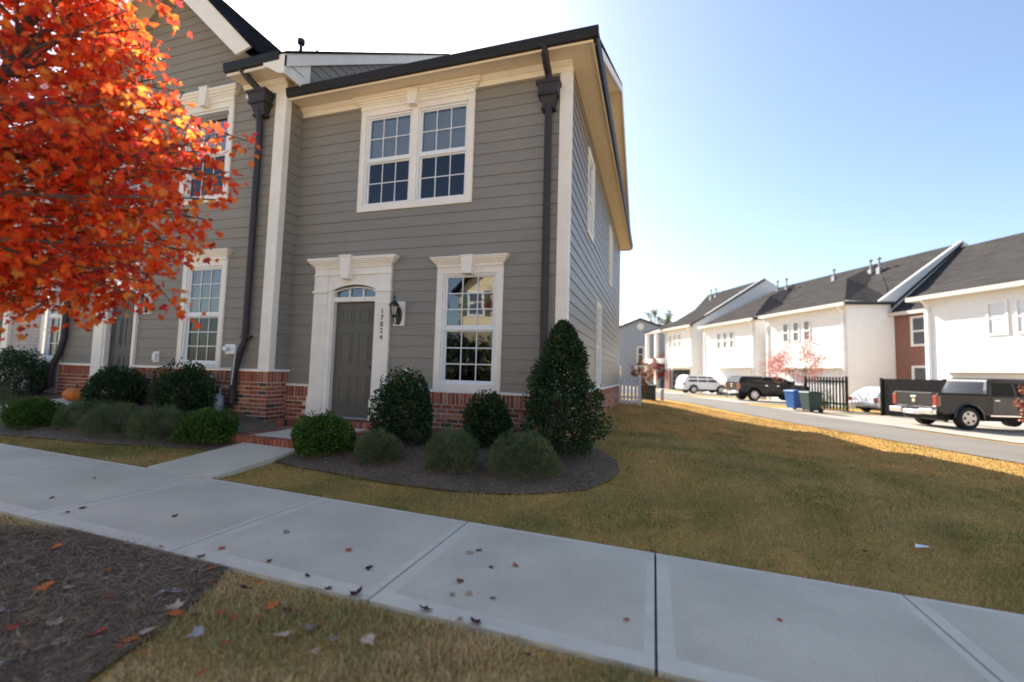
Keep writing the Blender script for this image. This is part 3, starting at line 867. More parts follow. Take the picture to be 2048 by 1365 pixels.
def panel_door(T, parent, x0, x1, z0, z1, material, yb=.06, handle_side=1):
    m = MB(T); w, h = x1 - x0, z1 - z0
    m.box(x0, x1, yb, yb + .04, z0, z1)
    st, mid = .125 * w / .9, .11 * w / .9
    pw = (w - 2 * st - mid) / 2
    rows = [(.085, .36), (.455, .735), (.81, .945)]
    for k in (0, 1):
        a = x0 + st + k * (pw + mid)
        for r0, r1 in rows:
            c, d = z0 + h * r0, z0 + h * r1
            t = .022
            m.box(a, a + pw, yb - .008, yb, c, c + t); m.box(a, a + pw, yb - .008, yb, d - t, d)
            m.box(a, a + t, yb - .008, yb, c + t, d - t); m.box(a + pw - t, a + pw, yb - .008, yb, c + t, d - t)
            m.prism([(a + .05, c + .05), (a + pw - .05, c + .05), (a + pw - .05, d - .05), (a + .05, d - .05)], yb - .010, yb)
    o = m.build('front_door', material, parent, bevel=.005)
    hx = x1 - .065 if handle_side > 0 else x0 + .065
    k = MB(T)
    k.lathe([(.026, 0), (.028, -.006), (.012, -.012), (.012, -.035), (.027, -.042), (.030, -.056), (.022, -.068), (.004, -.071)], (hx, yb, z0 + .88), 14, 'y')
    k.build('door_handle', M['bronze'], o, smooth=40)
    k = MB(T); k.lathe([(.026, 0), (.024, -.012), (.012, -.016)], (hx, yb, z0 + 1.02), 14, 'y'); k.build('deadbolt', M['bronze'], o, smooth=40)
    return o
def transom(T, parent, dl, dr, dz):
    zs, za = dz + .095, dz + .29
    n = 12; pts = []
    for k in range(n + 1):
        t = k / n; pts.append((dr + .02 - (dr - dl + .04) * t, zs + .12 + (za - zs - .12) * (1 - (2 * t - 1) ** 2) + .012))
    g = MB(T); g.add([(dl - .02, .05, zs), (dr + .02, .05, zs)] + [(a, .05, b) for a, b in pts], [tuple(range(len(pts) + 2))])
    r = MB(T); r.box(dl - .05, dr + .05, .25, .26, zs - .02, za + .05)
    w = r.build('transom_window', M['recess'], parent)
    g.build('pane', M['glass'], w)
    b = MB(T)
    for k in (1, 2):
        c = dl + (dr - dl) * k / 3; b.box(c - .014, c + .014, .02, .05, zs, za - .02)
    for (x0, z0), (x1, z1) in zip(pts[:-1], pts[1:]):
        b.add([(x0, .02, z0 - .012), (x1, .02, z1 - .012), (x1, .02, z1 - .04), (x0, .02, z0 - .04)], [(0, 1, 2, 3)])
    b.build('grille', M['vinyl'], w)
door_surround(F0, RU, -4.69, -3.075, .42, -4.262, -3.385, 2.49, 3.27)
panel_door(F0, RU, -4.262, -3.385, .452, 2.49, M['door'])
transom(F0, RU, -4.262, -3.385, 2.49)
mb = MB(F0); mb.box(-4.30, -3.36, -.075, .10, .42, .452); mb.build('door_sill', M['pipe'], RU, bevel=.004)
# wall lantern
def lantern(T, parent, x, z, side):
    b = MB(T); b.box(x - .105, x + .105, -.035, .02, z - .21, z + .21)
    base = b.build('lantern_mount', M['trim'], parent, bevel=.004)
    m = MB(T)
    m.lathe([(.02, -.036), (.062, -.037), (.062, -.05), (.045, -.06), (.01, -.065)], (0, 0, 0), 20, 'y')
    for i in range(len(m.v)):                     # oval backplate
        v = m.v[i]; m.v[i] = Vector((x + v.x, v.y, z - .04 + v.z * 2.5))
    lx, ly = x - .015, -.17
    m.tube([(x, -.05, z - .15), (x - .004, -.10, z - .19), (lx, -.155, z - .17), (lx, ly, z - .06)], .010, 8)
    m.lathe([(.012, -.03), (.03, 0), (.045, .012), (.045, .02)], (lx, ly, z - .06), 12)
    for k in range(6):
        a = k * math.pi / 3
        m.tube([(lx + .045 * math.cos(a), ly + .045 * math.sin(a), z - .045), (lx + .078 * math.cos(a), ly + .078 * math.sin(a), z + .12)], .005, 5)
    m.lathe([(.088, 0), (.092, .008), (.075, .03), (.062, .055), (.03, .085), (.012, .095), (.012, .12), (.022, .13), (.014, .15), (.005, .20)], (lx, ly, z + .115), 12)
    l = m.build('wall_lantern', M['black'], parent, smooth=45)
    g = MB(T); g.lathe([(.040, 0), (.071, .155)], (lx, ly, z - .04), 12); g.build('lantern_glass', M['glass_lamp'], l, smooth=60)
    c = MB(T); c.lathe([(.010, 0), (.010, .06), (.014, .07), (.012, .1), (.003, .12)], (lx, ly, z - .035), 10); c.build('bulb', M['plate'], l, smooth=60)
lantern(F0, RU, -2.90, 2.27, 1)
# house number
def text_part(s, size, T, loc, parent, material, name):
    cu = bpy.data.curves.new(name, 'FONT'); cu.body = s; cu.size = size; cu.extrude = .004; cu.align_x = 'CENTER'; cu.align_y = 'CENTER'
    o = bpy.data.objects.new(name, cu); COL.objects.link(o)
    bpy.context.view_layer.update()
    me = bpy.data.meshes.new_from_object(o.evaluated_get(bpy.context.evaluated_depsgraph_get()))
    COL.objects.unlink(o); bpy.data.objects.remove(o)
    me.transform(T @ Matrix.Translation(loc) @ Matrix.Rotation(R(90), 4, 'X'))
    return finish(me, name, material, parent)
for k, ch in enumerate('17824'):
    text_part(ch, .125, F0, (-3.215, -.064, 2.31 - k * .113), RU, M['number'], 'house_number')
# outlet cover
def outlet(T, parent, x, z):
    b = MB(T); b.box(x - .07, x + .07, -.03, .02, z - .105, z + .105); p = b.build('outlet_block', M['trim'], parent, bevel=.004)
    b = MB(T); b.box(x - .045, x + .045, -.075, -.03, z - .07, z + .07); b.box(x - .05, x + .05, -.08, -.03, z + .055, z + .075)
    b.build('outlet_cover', M['grille'], p, bevel=.006)
outlet(F0, RU, -2.70, 1.215)
# vent pipes of this roof show nothing over the eave; door step and landing of brick
mb = MB(); r = random.Random(9)
def soldiers(mb, x0, x1, y, z0, z1, r, axis='x', dep=.10):
    u = x0
    while u < x1 - .02:
        mb.color = brick_col(r)
        if axis == 'x': mb.box(u + .005, min(u + .064, x1), y, y + dep, z0, z1 + r.uniform(-.002, .002))
        else: mb.box(y, y + dep, u + .005, min(u + .064, x1), z0, z1 + r.uniform(-.002, .002))
        u += .07
soldiers(mb, -4.80, -2.86, -.30, .30, .405, r, dep=.20)
soldiers(mb, -4.80, -2.86, -.10, .30, .4048, r, dep=.10)
soldiers(mb, -.62, -.32, -4.80, .18, .402, r, 'y', .09)
mo = MB(); mo.box(-4.79, -2.87, -.29, .0, .12, .396)
mb2 = MB()
ds_ = mb.build('brick_step', M['brick'], RU); mo.build('step_mortar', M['mortar'], RU)
LD = thing('brick_landing', 'low brick edged concrete landing between the front walk and the door step', 'landing', (-3.7, -1.1, .25))
mb = MB(); r = random.Random(19)
soldiers(mb, -4.46, -2.98, -1.86, .12, .312, r, dep=.20)
soldiers(mb, -1.66, -.30, -4.46, .12, .312, r, 'y', .20); soldiers(mb, -1.66, -.30, -3.18, .12, .312, r, 'y', .20)
mb.build('brick_border', M['brick'], LD)
mb = MB(); mb.box(-4.26, -3.18, -1.66, -.302, .1, .309); mb.build('landing_slab', M['concrete'], LD)

# ================================================================== left townhouse
LU = thing('townhouse', 'taupe middle townhouse with a front gable, partly behind the red maple', 'townhouse', (-8, -.44, .45))
YL = -.44
FL = FR(YL)
ops_l = [(-7.36, -6.46, 1.31, 3.17), (-7.63, -6.60, 4.55, 6.10), (-9.85, -8.95, 4.55, 6.10), (-9.55, -8.66, .3, 3.1)]
mb = MB(FL)
siding(mb, -10.9, -5.3, 1.24, 7.0, ops_l, phase=.02)
def gab(z):
    k = 9.72 - z
    return (-8.3 - k, -8.3 + k)
siding(mb, -10.9, -5.24, 7.0, 9.7, (), top=gab, phase=.09)
mb.T = SIDE @ Matrix.Translation((0, 5.24, 0))
siding(mb, YL, .02, .99, 6.9, (), phase=.04)
# wall above the right roof
mb.T = SIDE @ Matrix.Translation((0, 4.90, 0))
siding(mb, -.3, 11, 6.4, 11, (), top=lambda z: (max(-.3, (z - 6.61) / .71 - .85), 11.5 - max(0, (z - 6.5) / .71)), phase=.07)
mb.build('siding_wall', M['siding_dark'], LU)
mb, mo = MB(FL), MB(FL)
brick_wall(mb, mo, -10.9, -9.86, .1, 1.205, .20, 12)
mb.build('brick_base', M['brick'], LU); mo.build('mortar_bed', M['mortar'], LU)
mb, mo = MB(FL), MB(FL)
brick_wall(mb, mo, -8.62, -5.21, .1, 1.205, .20, 13)
mb.T = mo.T = SIDE @ Matrix.Translation((0, 5.24, 0))
brick_wall(mb, mo, YL - .03, .0, .1, 1.205, .20, 15)
mb.build('brick_base', M['brick'], LU); mo.build('mortar_bed', M['mortar'], LU)
for a, b in ((-10.9, -9.86), (-8.62, -7.47), (-6.36, -5.18)):
    mb = MB(FL); mb.prismx([(-.058, 1.208), (.0, 1.208), (.0, 1.25), (-.02, 1.25), (-.058, 1.235)], a, b)
    if a < -6.4: mb.build('water_table', M['trim'], LU)
mb.box(-5.24, -5.182, -.05, .46, 1.2081, 1.2495)
mb.build('water_table', M['trim'], LU)
mb = MB(FL); mb.box(-5.46, -5.2155, -.026, 0, 1.25, 6.40); mb.box(-5.24, -5.2158, 0, .11, 1.25, 6.59)
mb.build('corner_board', M['trim'], LU, bevel=.003)
# eave return at the right, frieze, gutter
mb = MB(FL)
mb.box(-6.2, -5.21, -.03, 0, 6.40, 6.595); mb.prismx([(-.03, 6.53), (-.03, 6.599), (-.12, 6.599), (-.06, 6.54)], -6.2, -5.2)
mb.build('frieze_board', M['trim'], LU)
mb = MB(); mb.box(-6.2, -4.87, -.86, YL, 6.60, 6.616); mb.box(-5.24, -4.9, YL, -.3, 6.6005, 6.6165)
mb.box(-5.24, -4.905, -.31, -.295, 6.40, 6.98)
mb.build('soffit', M['soffit'], LU)
mb = MB(); mb.box(-6.2, -4.87, -.885, -.86, 6.57, 6.74); mb.build('fascia', M['trim'], LU)
mb = MB(); mb.prismx([(y - .465, z + .345) for y, z in prof], -6.22, -4.95); mb.build('gutter', M['gutter'], LU)
# side rake along the main roof, and the box return
mb = MB()
mb.prism([(-.4, 0)], 0, 0) if False else None
za = 6.62
def rk(y): return za + .71 * (y + .90)
P4 = [(-.93, rk(-.93) + .12), (5.2, rk(5.2) + .12), (5.2, rk(5.2) - .12), (-.93, rk(-.93) - .12)]
mb.prismx(P4, -4.86, -4.83)
mb.prism([(-5.30, 6.58), (-4.95, 6.38), (-4.83, 6.36), (-4.83, 6.70), (-5.30, 6.74)], -.935, -.887)
mb.prismx([(-.886, 6.40), (-.29, 6.40), (-.29, rk(-.29) - .1), (-.886, rk(-.886) - .1)], -4.90, -4.87)
mb.build('rake_board', M['trim'], LU)
mb = MB()
mb.slab([(-5.75, -.93, rk(-.93) + .16), (-4.80, -.93, rk(-.93) + .16), (-4.80, 5.2, rk(5.2) + .16), (-5.75, 5.2, rk(5.2) + .16)], .05)
mb.slab([(-10.9, -.36, rk(-.36) + .16), (-5.74, -.36, rk(-.36) + .16), (-5.74, 5.2, rk(5.2) + .16), (-10.9, 5.2, rk(5.2) + .16)], .05)
mb.slab([(-10.9, 11.4, 6.98), (-4.80, 11.4, 6.98), (-4.80, 5.2, rk(5.2) + .16), (-10.9, 5.2, rk(5.2) + .16)], .05)
# cross gable over the front
gx, gpk, gs = -8.3, 9.75, 1.0
for q in (1, -1):
    mb.slab([(gx, -.98, gpk), (gx + q * 2.72, -.98, gpk - 2.72 * gs), (gx + q * 2.72, .1, gpk - 2.72 * gs), (gx, 3.6, gpk)], .06)
mb.build('roof', M['roof'], LU)
mb = MB()
for q in (1, -1):
    e = lambda d: gx + q * d
    P4 = [(e(0), gpk - .07), (e(2.70), gpk - .07 - 2.70 * gs), (e(2.36), gpk - .16 - 2.70 * gs), (e(0), gpk - .60)]
    mb.add([(x_, -.955, z_) for x_, z_ in P4] + [(x_, -.92, z_) for x_, z_ in P4], [(0, 1, 2, 3), (4, 5, 6, 7), (2, 3, 7, 6), (1, 2, 6, 5)])
mb.build('gable_board', M['trim'], LU)
mb = MB()
for q in (1, -1):
    mb.quad((gx, -.92, gpk - .3), (gx + q * 2.5, -.92, gpk - .3 - 2.5 * gs), (gx + q * 2.5, YL, gpk - .3 - 2.5 * gs), (gx, YL, gpk - .3))
mb.build('gable_soffit', M['soffit'], LU)
mb = MB(); mb.box(-10.9, -5.25, 10.8, 11, .2, 6.9); mb.box(-5.26, -5.245, .02, 11, .2, 6.4); mb.build('rear_wall', M['siding_dark'], LU)
window_unit(FL, LU, -7.36, -6.46, 1.31, 3.17, 3, 3, (2.2, .05, M['blind_warm']), screen=True)
casing(FL, LU, -7.47, -6.35, 1.21, 3.28, .11, (3.28, 3.46, .10), None)
window_unit(FL, LU, -7.63, -6.60, 4.55, 6.30, 3, 2, (5.4, .03, M['blind']), screen=True)
casing(FL, LU, -7.76, -6.47, 4.43, 6.42, .115, (6.42, 6.68, .13), (-7.16, 6.34, 6.72, .07, .105))
window_unit(FL, LU, -9.85, -8.95, 4.55, 6.30, 3, 2, None, screen=False)
casing(FL, LU, -9.97, -8.83, 4.43, 6.42, .115, (6.42, 6.68, .13), None)
door_surround(FL, LU, -9.86, -8.35 - .27, .66, -9.53, -8.69 - .26, 2.71, 3.5, key=False) if False else None
mb = MB(FL)
mb.box(-9.86, -9.58, -.06, .02, .64, 3.02); mb.box(-8.70, -8.62, -.06, .02, .64, 3.02); mb.box(-9.58, -8.70, -.055, .06, 2.76, 2.86); mb.box(-9.58, -8.70, -.055, .02, 3.02, 3.12)
mb.box(-9.58, -9.53, -.03, .08, .64, 2.76)
mb.box(-8.73, -8.70, -.03, .08, .64, 2.76)
for a, b, d, e in ((3.12, 3.2, .075, .0), (3.2, 3.25, .1, .05), (3.25, 3.30, .14, .1)):
    mb.box(-9.86 - e, -8.62 + e, -d, .02, a, b)
mb.build('door_surround', M['trim'], LU, bevel=.004)
panel_door(FL, LU, -9.53, -8.73, .66, 2.76, M['door_dark'])
mb = MB(FL); mb.quad((-9.58, .05, 2.86), (-8.70, .05, 2.86), (-8.70, .05, 3.02), (-9.58, .05, 3.02)); tw = mb.build('transom_window', M['glass'], LU)
mb = MB(FL); mb.box(-9.6, -8.68, .2, .22, 2.8, 3.1); mb.build('window_recess', M['recess'], tw)
lantern(FL, LU, -8.38, 2.48, 1)
outlet(FL, LU, -8.02, 1.42)
# downspouts
mb = MB(FL)
mb.tube([(-5.86, -.47, 6.78), (-5.86, -.45, 6.66), (-5.80, -.32, 6.52), (-5.73, -.19, 6.42), (-5.73, -.16, 6.33)], .064, 10)
mb.tube([(-5.73, -.13, 6.05), (-5.73, -.09, 5.7), (-5.73, -.09, 1.75), (-5.80, -.10, 1.55), (-5.89, -.12, 1.15), (-5.89, -.12, .62), (-5.95, -.17, .52), (-6.10, -.22, .47)], .058, 10)
mb.box(-5.83, -5.62, -.11, -.01, 1.80, 1.84)
ds2 = mb.build('downspout', M['bronze'], LU, smooth=50)
conductor(FL, ds2, -5.73, 6.38, 5.92, .46, .15, .25)
mb = MB(FL)
mb.tube([(-10.72, -.09, 6.6), (-10.72, -.09, 1.75), (-10.8, -.10, 1.45), (-10.95, -.13, 1.15), (-10.95, -.13, .75), (-11.1, -.25, .62)], .062, 10)
mb.build('downspout', M['bronze'], LU, smooth=50)
# brick step and walk of the left door
mb = MB(); r = random.Random(29); soldiers(mb, -9.95, -8.5, -.80, .42, .64, r, dep=.36); mb.build('brick_step', M['brick'], LU)
walk_slab('front_walk', [(-9.85, -3.10), (-8.75, -3.10), (-8.75, -.80), (-9.85, -.80)], [.30, .27, .54, .57], M['concrete'])
# vent pipes on the ridge of the main roof
mb = MB()
mb.tube([(-5.6, .18, 7.3), (-5.6, .18, 7.86)], .035, 10); mb.lathe([(.035, 0), (.075, .02), (.075, .11), (.03, .14)], (-5.6, .18, 7.84), 12)
mb.build('vent_pipe', M['black'], LU, smooth=50)
mb = MB(); mb.tube([(-5.6, .62, 7.6), (-5.6, .62, 8.06)], .02, 8)
mb.build('vent_pipe', M['black'], LU, smooth=50)

# ================================================================== white brick townhouse at the far left
WU = thing('townhouse', 'white painted brick townhouse at the far left beyond the dark downspout', 'townhouse', (-13, -.44, .5))
mb = MB(FL)
for a, b, c, d in ((-16.5, -13.75, .2, 6.9), (-13.75, -12.75, 3.0, 6.9), (-12.75, -11.62, .2, 6.9), (-11.62, -10.92, 3.3, 6.9), (-11.62, -10.92, .2, 1.25)):
    mb.box(a, b, -.02, .1, c, d)
mb.build('brick_wall', M['white_brick_wall'], WU)
window_unit(FL, WU, -11.52, -10.96, 1.33, 3.2, 2, 3, (2.3, .045, M['blind_warm']), screen=False)
casing(FL, WU, -11.66, -10.905, 1.23, 3.32, .1, (3.32, 3.5, .06), None)
mb = MB(FL)
mb.box(-12.95, -12.72, -.08, .02, .6, 3.1); mb.box(-13.95, -13.72, -.08, .02, .6, 3.1); mb.box(-13.95, -12.72, -.08, .02, 3.1, 3.3)
mb.build('door_surround', M['trim'], WU, bevel=.004)
panel_door(FL, WU, -13.72, -12.95, .62, 3.1, M['door_dark'])
mb = MB(); mb.slab([(-16.5, -.93, 6.98), (-10.92, -.93, 6.98), (-10.92, 5.2, 11.2), (-16.5, 5.2, 11.2)], .05); mb.slab([(-16.5, 11.4, 6.98), (-10.92, 11.4, 6.98), (-10.92, 5.2, 11.2), (-16.5, 5.2, 11.2)], .05)
mb.build('roof', M['roof'], WU)

# ------------------------------------------------------------------ gas meter, lid, pumpkin
GM = thing('gas_meter', 'blue grey gas meter on pipes in front of the brick base beside a downspout', 'gas meter', (-6.1, -.68, .42))
mb = MB(Matrix.Translation((-6.10, -.68, 0)))
mb.lathe([(.02, .42), (.10, .43), (.125, .46), (.13, .56), (.13, .66), (.115, .74), (.085, .78), (.02, .79)], (0, 0, 0), 18)
for v in mb.v: v.y = -.68 + (v.y + .68) * .75
mb.build('meter_body', M['meter'], GM, smooth=40)
mb = MB(Matrix.Translation((-6.10, -.68, 0))); mb.box(-.14, .05, -.125, -.09, .50, .68); mb.build('meter_index', M['meter_dark'], GM, bevel=.01)
mb = MB(Matrix.Translation((-6.10, -.68, 0)))
mb.tube([(-.06, 0, .77), (-.06, 0, .93), (-.09, 0, .99), (-.20, .0, .99), (-.20, 0, .35)], .02, 8)
mb.tube([(.06, 0, .77), (.06, 0, .90), (.10, .0, .91), (.28, .0, .91), (.30, .0, .96), (.30, .05, 1.62), (.30, .2, 1.62)], .017, 8)
mb.lathe([(.02, 0), (.09, .005), (.09, .03), (.055, .05), (.055, .1), (.02, .11)], (-.20, 0, 1.0), 16)
mb.build('gas_pipe', M['pipe'], GM, smooth=45)
mb = MB(Matrix.Translation((-6.05, YL, 0))); mb.box(-.13, .11, -.09, -.02, 1.50, 1.68); mb.lathe([(.05, -.16), (.05, -.09)], (-.07, 0, 1.60), 12, 'y'); tag(mb.build('junction_box', M['vinyl'], LU, bevel=.01))
VL = thing('valve_lid', 'teal green plastic valve box lid in the mulch beside the left bed boxwood', 'valve lid', (-5.06, -1.27, .34))
mb = MB(); mb.lathe([(.02, .0), (.17, .0), (.175, .03), (.16, .045), (.02, .05)], (-5.06, -1.27, gz(-5.06, -1.27) - .005), 20); mb.build('lid_plate', M['lid'], VL, smooth=40)
mb = MB(); mb.box(-5.10, -5.02, -1.29, -1.25, gz(-5.06, -1.27) + .044, gz(-5.06, -1.27) + .05); mb.build('lid_grip', M['lid'], VL)
px_, py_ = -9.33, -.98
pz_ = gz(px_, py_) + .05
PK = thing('pumpkin', 'orange pumpkin sitting by the door step of the left townhouse', 'pumpkin', (px_, py_, pz_))
V, F, C = [], [], []
n, m_ = 48, 14
for j in range(m_ + 1):
    ph = -math.pi / 2 + math.pi * j / m_
    for i in range(n):
        t = 2 * math.pi * i / n
        rr = .20 * (1 - .10 * abs(math.cos(6 * t)) ** .6 * math.cos(ph) ** .3 * 0 - .09 * (1 - abs(math.sin(6 * t))) ** 1.5)
        V.append((px_ + rr * math.cos(ph) * math.cos(t), py_ + rr * math.cos(ph) * math.sin(t), pz_ + .125 + .135 * math.sin(ph) * (1 - .25 * math.exp(-((math.pi / 2 - abs(ph)) / .35) ** 2))))
for j in range(m_):
    for i in range(n):
        F.append((j * n + i, j * n + (i + 1) % n, (j + 1) * n + (i + 1) % n, (j + 1) * n + i))
me = bpy.data.meshes.new('pumpkin_body'); me.from_pydata(V, [], F); finish(me, 'pumpkin_body', M['pumpkin'], PK, 80)
mb = MB(); mb.tube([(px_, py_, pz_ + .20), (px_ + .005, py_, pz_ + .27), (px_ + .03, py_ - .01, pz_ + .31)], [.028, .018, .02], 8); mb.build('pumpkin_stem', M['pump_stem'], PK, smooth=50)

# ------------------------------------------------------------------ shrubs
def leaf_cloud(name, parent, P, N, L, W, C, material, droop=.25):
    """one folded quad leaf per point: P centres, N outward dirs, L/W size arrays"""
    n = len(P)
    rnd = RNG.normal(0, 1, (n, 3))
    d = N + .75 * rnd; d /= np.linalg.norm(d, axis=1, keepdims=True)
    s = np.cross(d, RNG.normal(0, 1, (n, 3))); s /= np.linalg.norm(s, axis=1, keepdims=True) + 1e-9
    u = np.cross(s, d)
    d = d * L[:, None] / 2; s = s * W[:, None] / 2; u = u * (W * droop)[:, None]
    V = np.stack([P - d, P + s + u * .5 - d * .1, P + d, P - s + u * .5 - d * .1], 1).reshape(-1, 3)
    i = np.arange(n)[:, None] * 4
    F = np.concatenate([i + np.array([[0, 1, 2]]), i + np.array([[0, 2, 3]])], 0)
    return np_mesh(name, V, F, np.repeat(C, 4, 0), material, parent)

def shrub(label, x, y, rx, ry, h, kind, n, group, z=None, name='shrub', cat='shrub', berries=0, seed=0):
    r = np.random.default_rng(seed + int(abs(x * 100)) + 3)
    z0 = gz(x, y) if z is None else z
    o = thing(name, label, cat, (x, y, z0), 0, group)
    ph = r.uniform(0, 2 * np.pi, n); cz = r.uniform(-.55, 1, n)
    st = np.sqrt(1 - cz ** 2)
    D_ = np.stack([st * np.cos(ph), st * np.sin(ph), cz], 1)
    k = r.uniform(0, 7, 9)
    lump = 1 + .13 * np.sin(3 * ph + k[0] + 2 * cz) + .06 * np.sin(13 * ph + k[8]) * np.sin(11 * cz + k[5]) + .08 * np.sin(5 * ph + k[1]) * np.cos(4 * cz + k[2]) + .07 * np.sin(9 * ph + k[3]) * np.sin(7 * cz + k[4])
    rad = lump * (1 - .45 * r.random(n) ** 2.2)
    if kind == 'cone':
        t = r.random(n) ** .8                                             # height fraction
        prof_ = np.where(t < .14, .72 + 2.0 * t, 1.0 * (1 - ((t - .14) / .86)) ** .58 + .03)
        lump = lump * (1 + .13 * np.sin(11 * t + 2.5 * np.sin(ph + k[5])) * np.sin(2 * ph + k[6]) + .10 * np.sin(23 * t + 3 * ph + k[7]))
        rr = prof_ * lump * (1 - .5 * r.random(n) ** 2.0)
        P = np.stack([x + rx * rr * np.cos(ph), y + ry * rr * np.sin(ph), z0 + .05 + h * t + r.normal(0, .02, n)], 1)
        D_ = np.stack([np.cos(ph), np.sin(ph), np.full(n, .35)], 1); D_ /= np.linalg.norm(D_, axis=1, keepdims=True)
    else:
        P = np.stack([x + rx * rad * D_[:, 0], y + ry * rad * D_[:, 1], z0 + h * .38 + h * .62 * rad * D_[:, 2]], 1)
        P[:, 2] = np.maximum(P[:, 2], z0 + .02 + .05 * r.random(n))
    if kind == 'box':
        L, W = r.uniform(.022, .042, n), r.uniform(.014, .026, n)
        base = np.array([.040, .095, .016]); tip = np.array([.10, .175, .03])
    elif kind == 'grey':
        L, W = r.uniform(.035, .075, n), r.uniform(.003, .006, n)
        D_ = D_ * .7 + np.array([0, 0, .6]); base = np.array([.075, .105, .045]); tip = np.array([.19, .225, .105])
    else:
        L, W = r.uniform(.038, .07, n), r.uniform(.018, .032, n)
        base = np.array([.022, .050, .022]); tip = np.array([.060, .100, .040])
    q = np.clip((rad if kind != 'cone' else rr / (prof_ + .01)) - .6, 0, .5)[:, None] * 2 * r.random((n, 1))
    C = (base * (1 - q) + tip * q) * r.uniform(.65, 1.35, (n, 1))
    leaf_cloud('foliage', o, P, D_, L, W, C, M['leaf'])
    mb = MB()
    if kind == 'grey': n_st, tp = 7, .45
    else: n_st, tp = 9, .8
    for _ in range(n_st):
        a = r.uniform(0, 6.28); e = r.uniform(.3, .75) * tp
        top = (x + rx * e * math.cos(a), y + ry * e * math.sin(a), z0 + h * r.uniform(.5, .85) * tp)
        mb.tube([(x + .03 * math.cos(a), y + .03 * math.sin(a), z0 - .03), (x + rx * e * .4 * math.cos(a), y + ry * e * .4 * math.sin(a), z0 + h * .35), top], [.014, .010, .004], 5)
    if kind == 'cone':
        mb.tube([(x, y, z0 - .05), (x + .02, y, z0 + h * .9)], [.03, .006], 6)
    mb.build('stem', M['stem'], o)
    if berries:
        mb = MB()
        for i in r.choice(n, berries, replace=False):
            p = P[i] + D_[i] * .02
            for q2 in range(3):
                c = p + r.normal(0, .012, 3)
                mb.lathe([(.001, -.007), (.006, -.003), (.006, .003), (.001, .007)], tuple(c), 6)
        mb.build('berries', M['berry'], o, smooth=80, kind='stuff')
    return o

GB, GG, GH = 'bright green boxwood balls at the bed fronts', 'grey green rosemary-like mounds in the beds', 'dark hollies against the houses'
shrub('bright green round boxwood right beside the concrete front walk', -2.85, -1.80, .39, .36, .50, 'box', 9500, GB)
shrub('smallest grey green mound beside the bright boxwood at the walk', -1.97, -1.86, .27, .25, .38, 'grey', 7500, GG)
shrub('grey green fine leaved mound below the lower window', -.98, -1.80, .31, .28, .46, 'grey', 9500, GG)
shrub('widest grey green mound in front of the tall conical holly', -.12, -1.68, .39, .34, .48, 'grey', 11000, GG)
shrub('dark upright holly in front of the right door pilaster', -2.10, -1.05, .42, .38, .98, 'holly', 8000, GH, berries=6)
shrub('small dark holly under the lower right window', -.92, -.78, .33, .30, .72, 'holly', 5200, GH, berries=4)
shrub('tall conical dark holly at the corner with a few red berries', .13, -.88, .53, .48, 1.70, 'cone', 16000, None, name='holly_tree', cat='holly', berries=26)
shrub('bright green boxwood at the right end of the left bed', -4.68, -1.95, .40, .34, .45, 'box', 8500, GB)
shrub('bright green boxwood at the far left of the left bed', -7.94, -2.25, .40, .34, .44, 'box', 8000, GB)
shrub('grey green mound next to the bright boxwood of the left bed', -5.41, -2.08, .40, .33, .46, 'grey', 9500, GG)
shrub('middle grey green mound of the three in the left bed', -6.25, -2.12, .45, .34, .46, 'grey', 9500, GG)
shrub('grey green mound nearest the pumpkin in the left bed', -7.09, -2.08, .38, .32, .43, 'grey', 7500, GG)
shrub('dark round holly in front of the left townhouse window', -6.50, -.98, .50, .42, .88, 'holly', 8000, GH)
shrub('dark round holly beside the left townhouse door', -8.22, -1.0, .48, .42, .74, 'holly', 7500, GH)
shrub('large dark shrub below the window of the white brick house', -11.35, -1.0, .68, .5, .95, 'holly', 7500, GH)
shrub('low grey green mound under the large dark shrub at far left', -10.4, -1.75, .5, .4, .46, 'grey', 3600, GG)

# ------------------------------------------------------------------ red maple
MAPLE = [(0, -.5), (.03, -.22), (.22, -.36), (.20, -.24), (.46, -.20), (.36, -.06), (.56, .10), (.34, .10), (.30, .22), (.16, .16), (.12, .32), (0, .58),
         (-.12, .32), (-.16, .16), (-.30, .22), (-.34, .10), (-.56, .10), (-.36, -.06), (-.46, -.20), (-.20, -.24), (-.22, -.36), (-.03, -.22)]
LT = np.array([(0, 0.0)] + MAPLE)
def maple_leaves(P, size, X, Y, Zc, C):
    """P (n,3); X, Y leaf axes, Zc normal for cupping"""
    n, k = len(P), len(LT)
    cup = (LT[:, 0] ** 2 * .5 + LT[:, 1] ** 2 * .25)
    V = P[:, None, :] + size[:, None, None] * (LT[None, :, 0, None] * X[:, None, :] + LT[None, :, 1, None] * Y[:, None, :] - cup[None, :, None] * Zc[:, None, :])
    i = np.arange(n)[:, None, None] * k
    tri = np.array([(0, j, j + 1 if j + 1 < k else 1) for j in range(1, k)])[None]
    F = (i + tri).reshape(-1, 3)
    return V.reshape(-1, 3), F, np.repeat(C, k, 0)

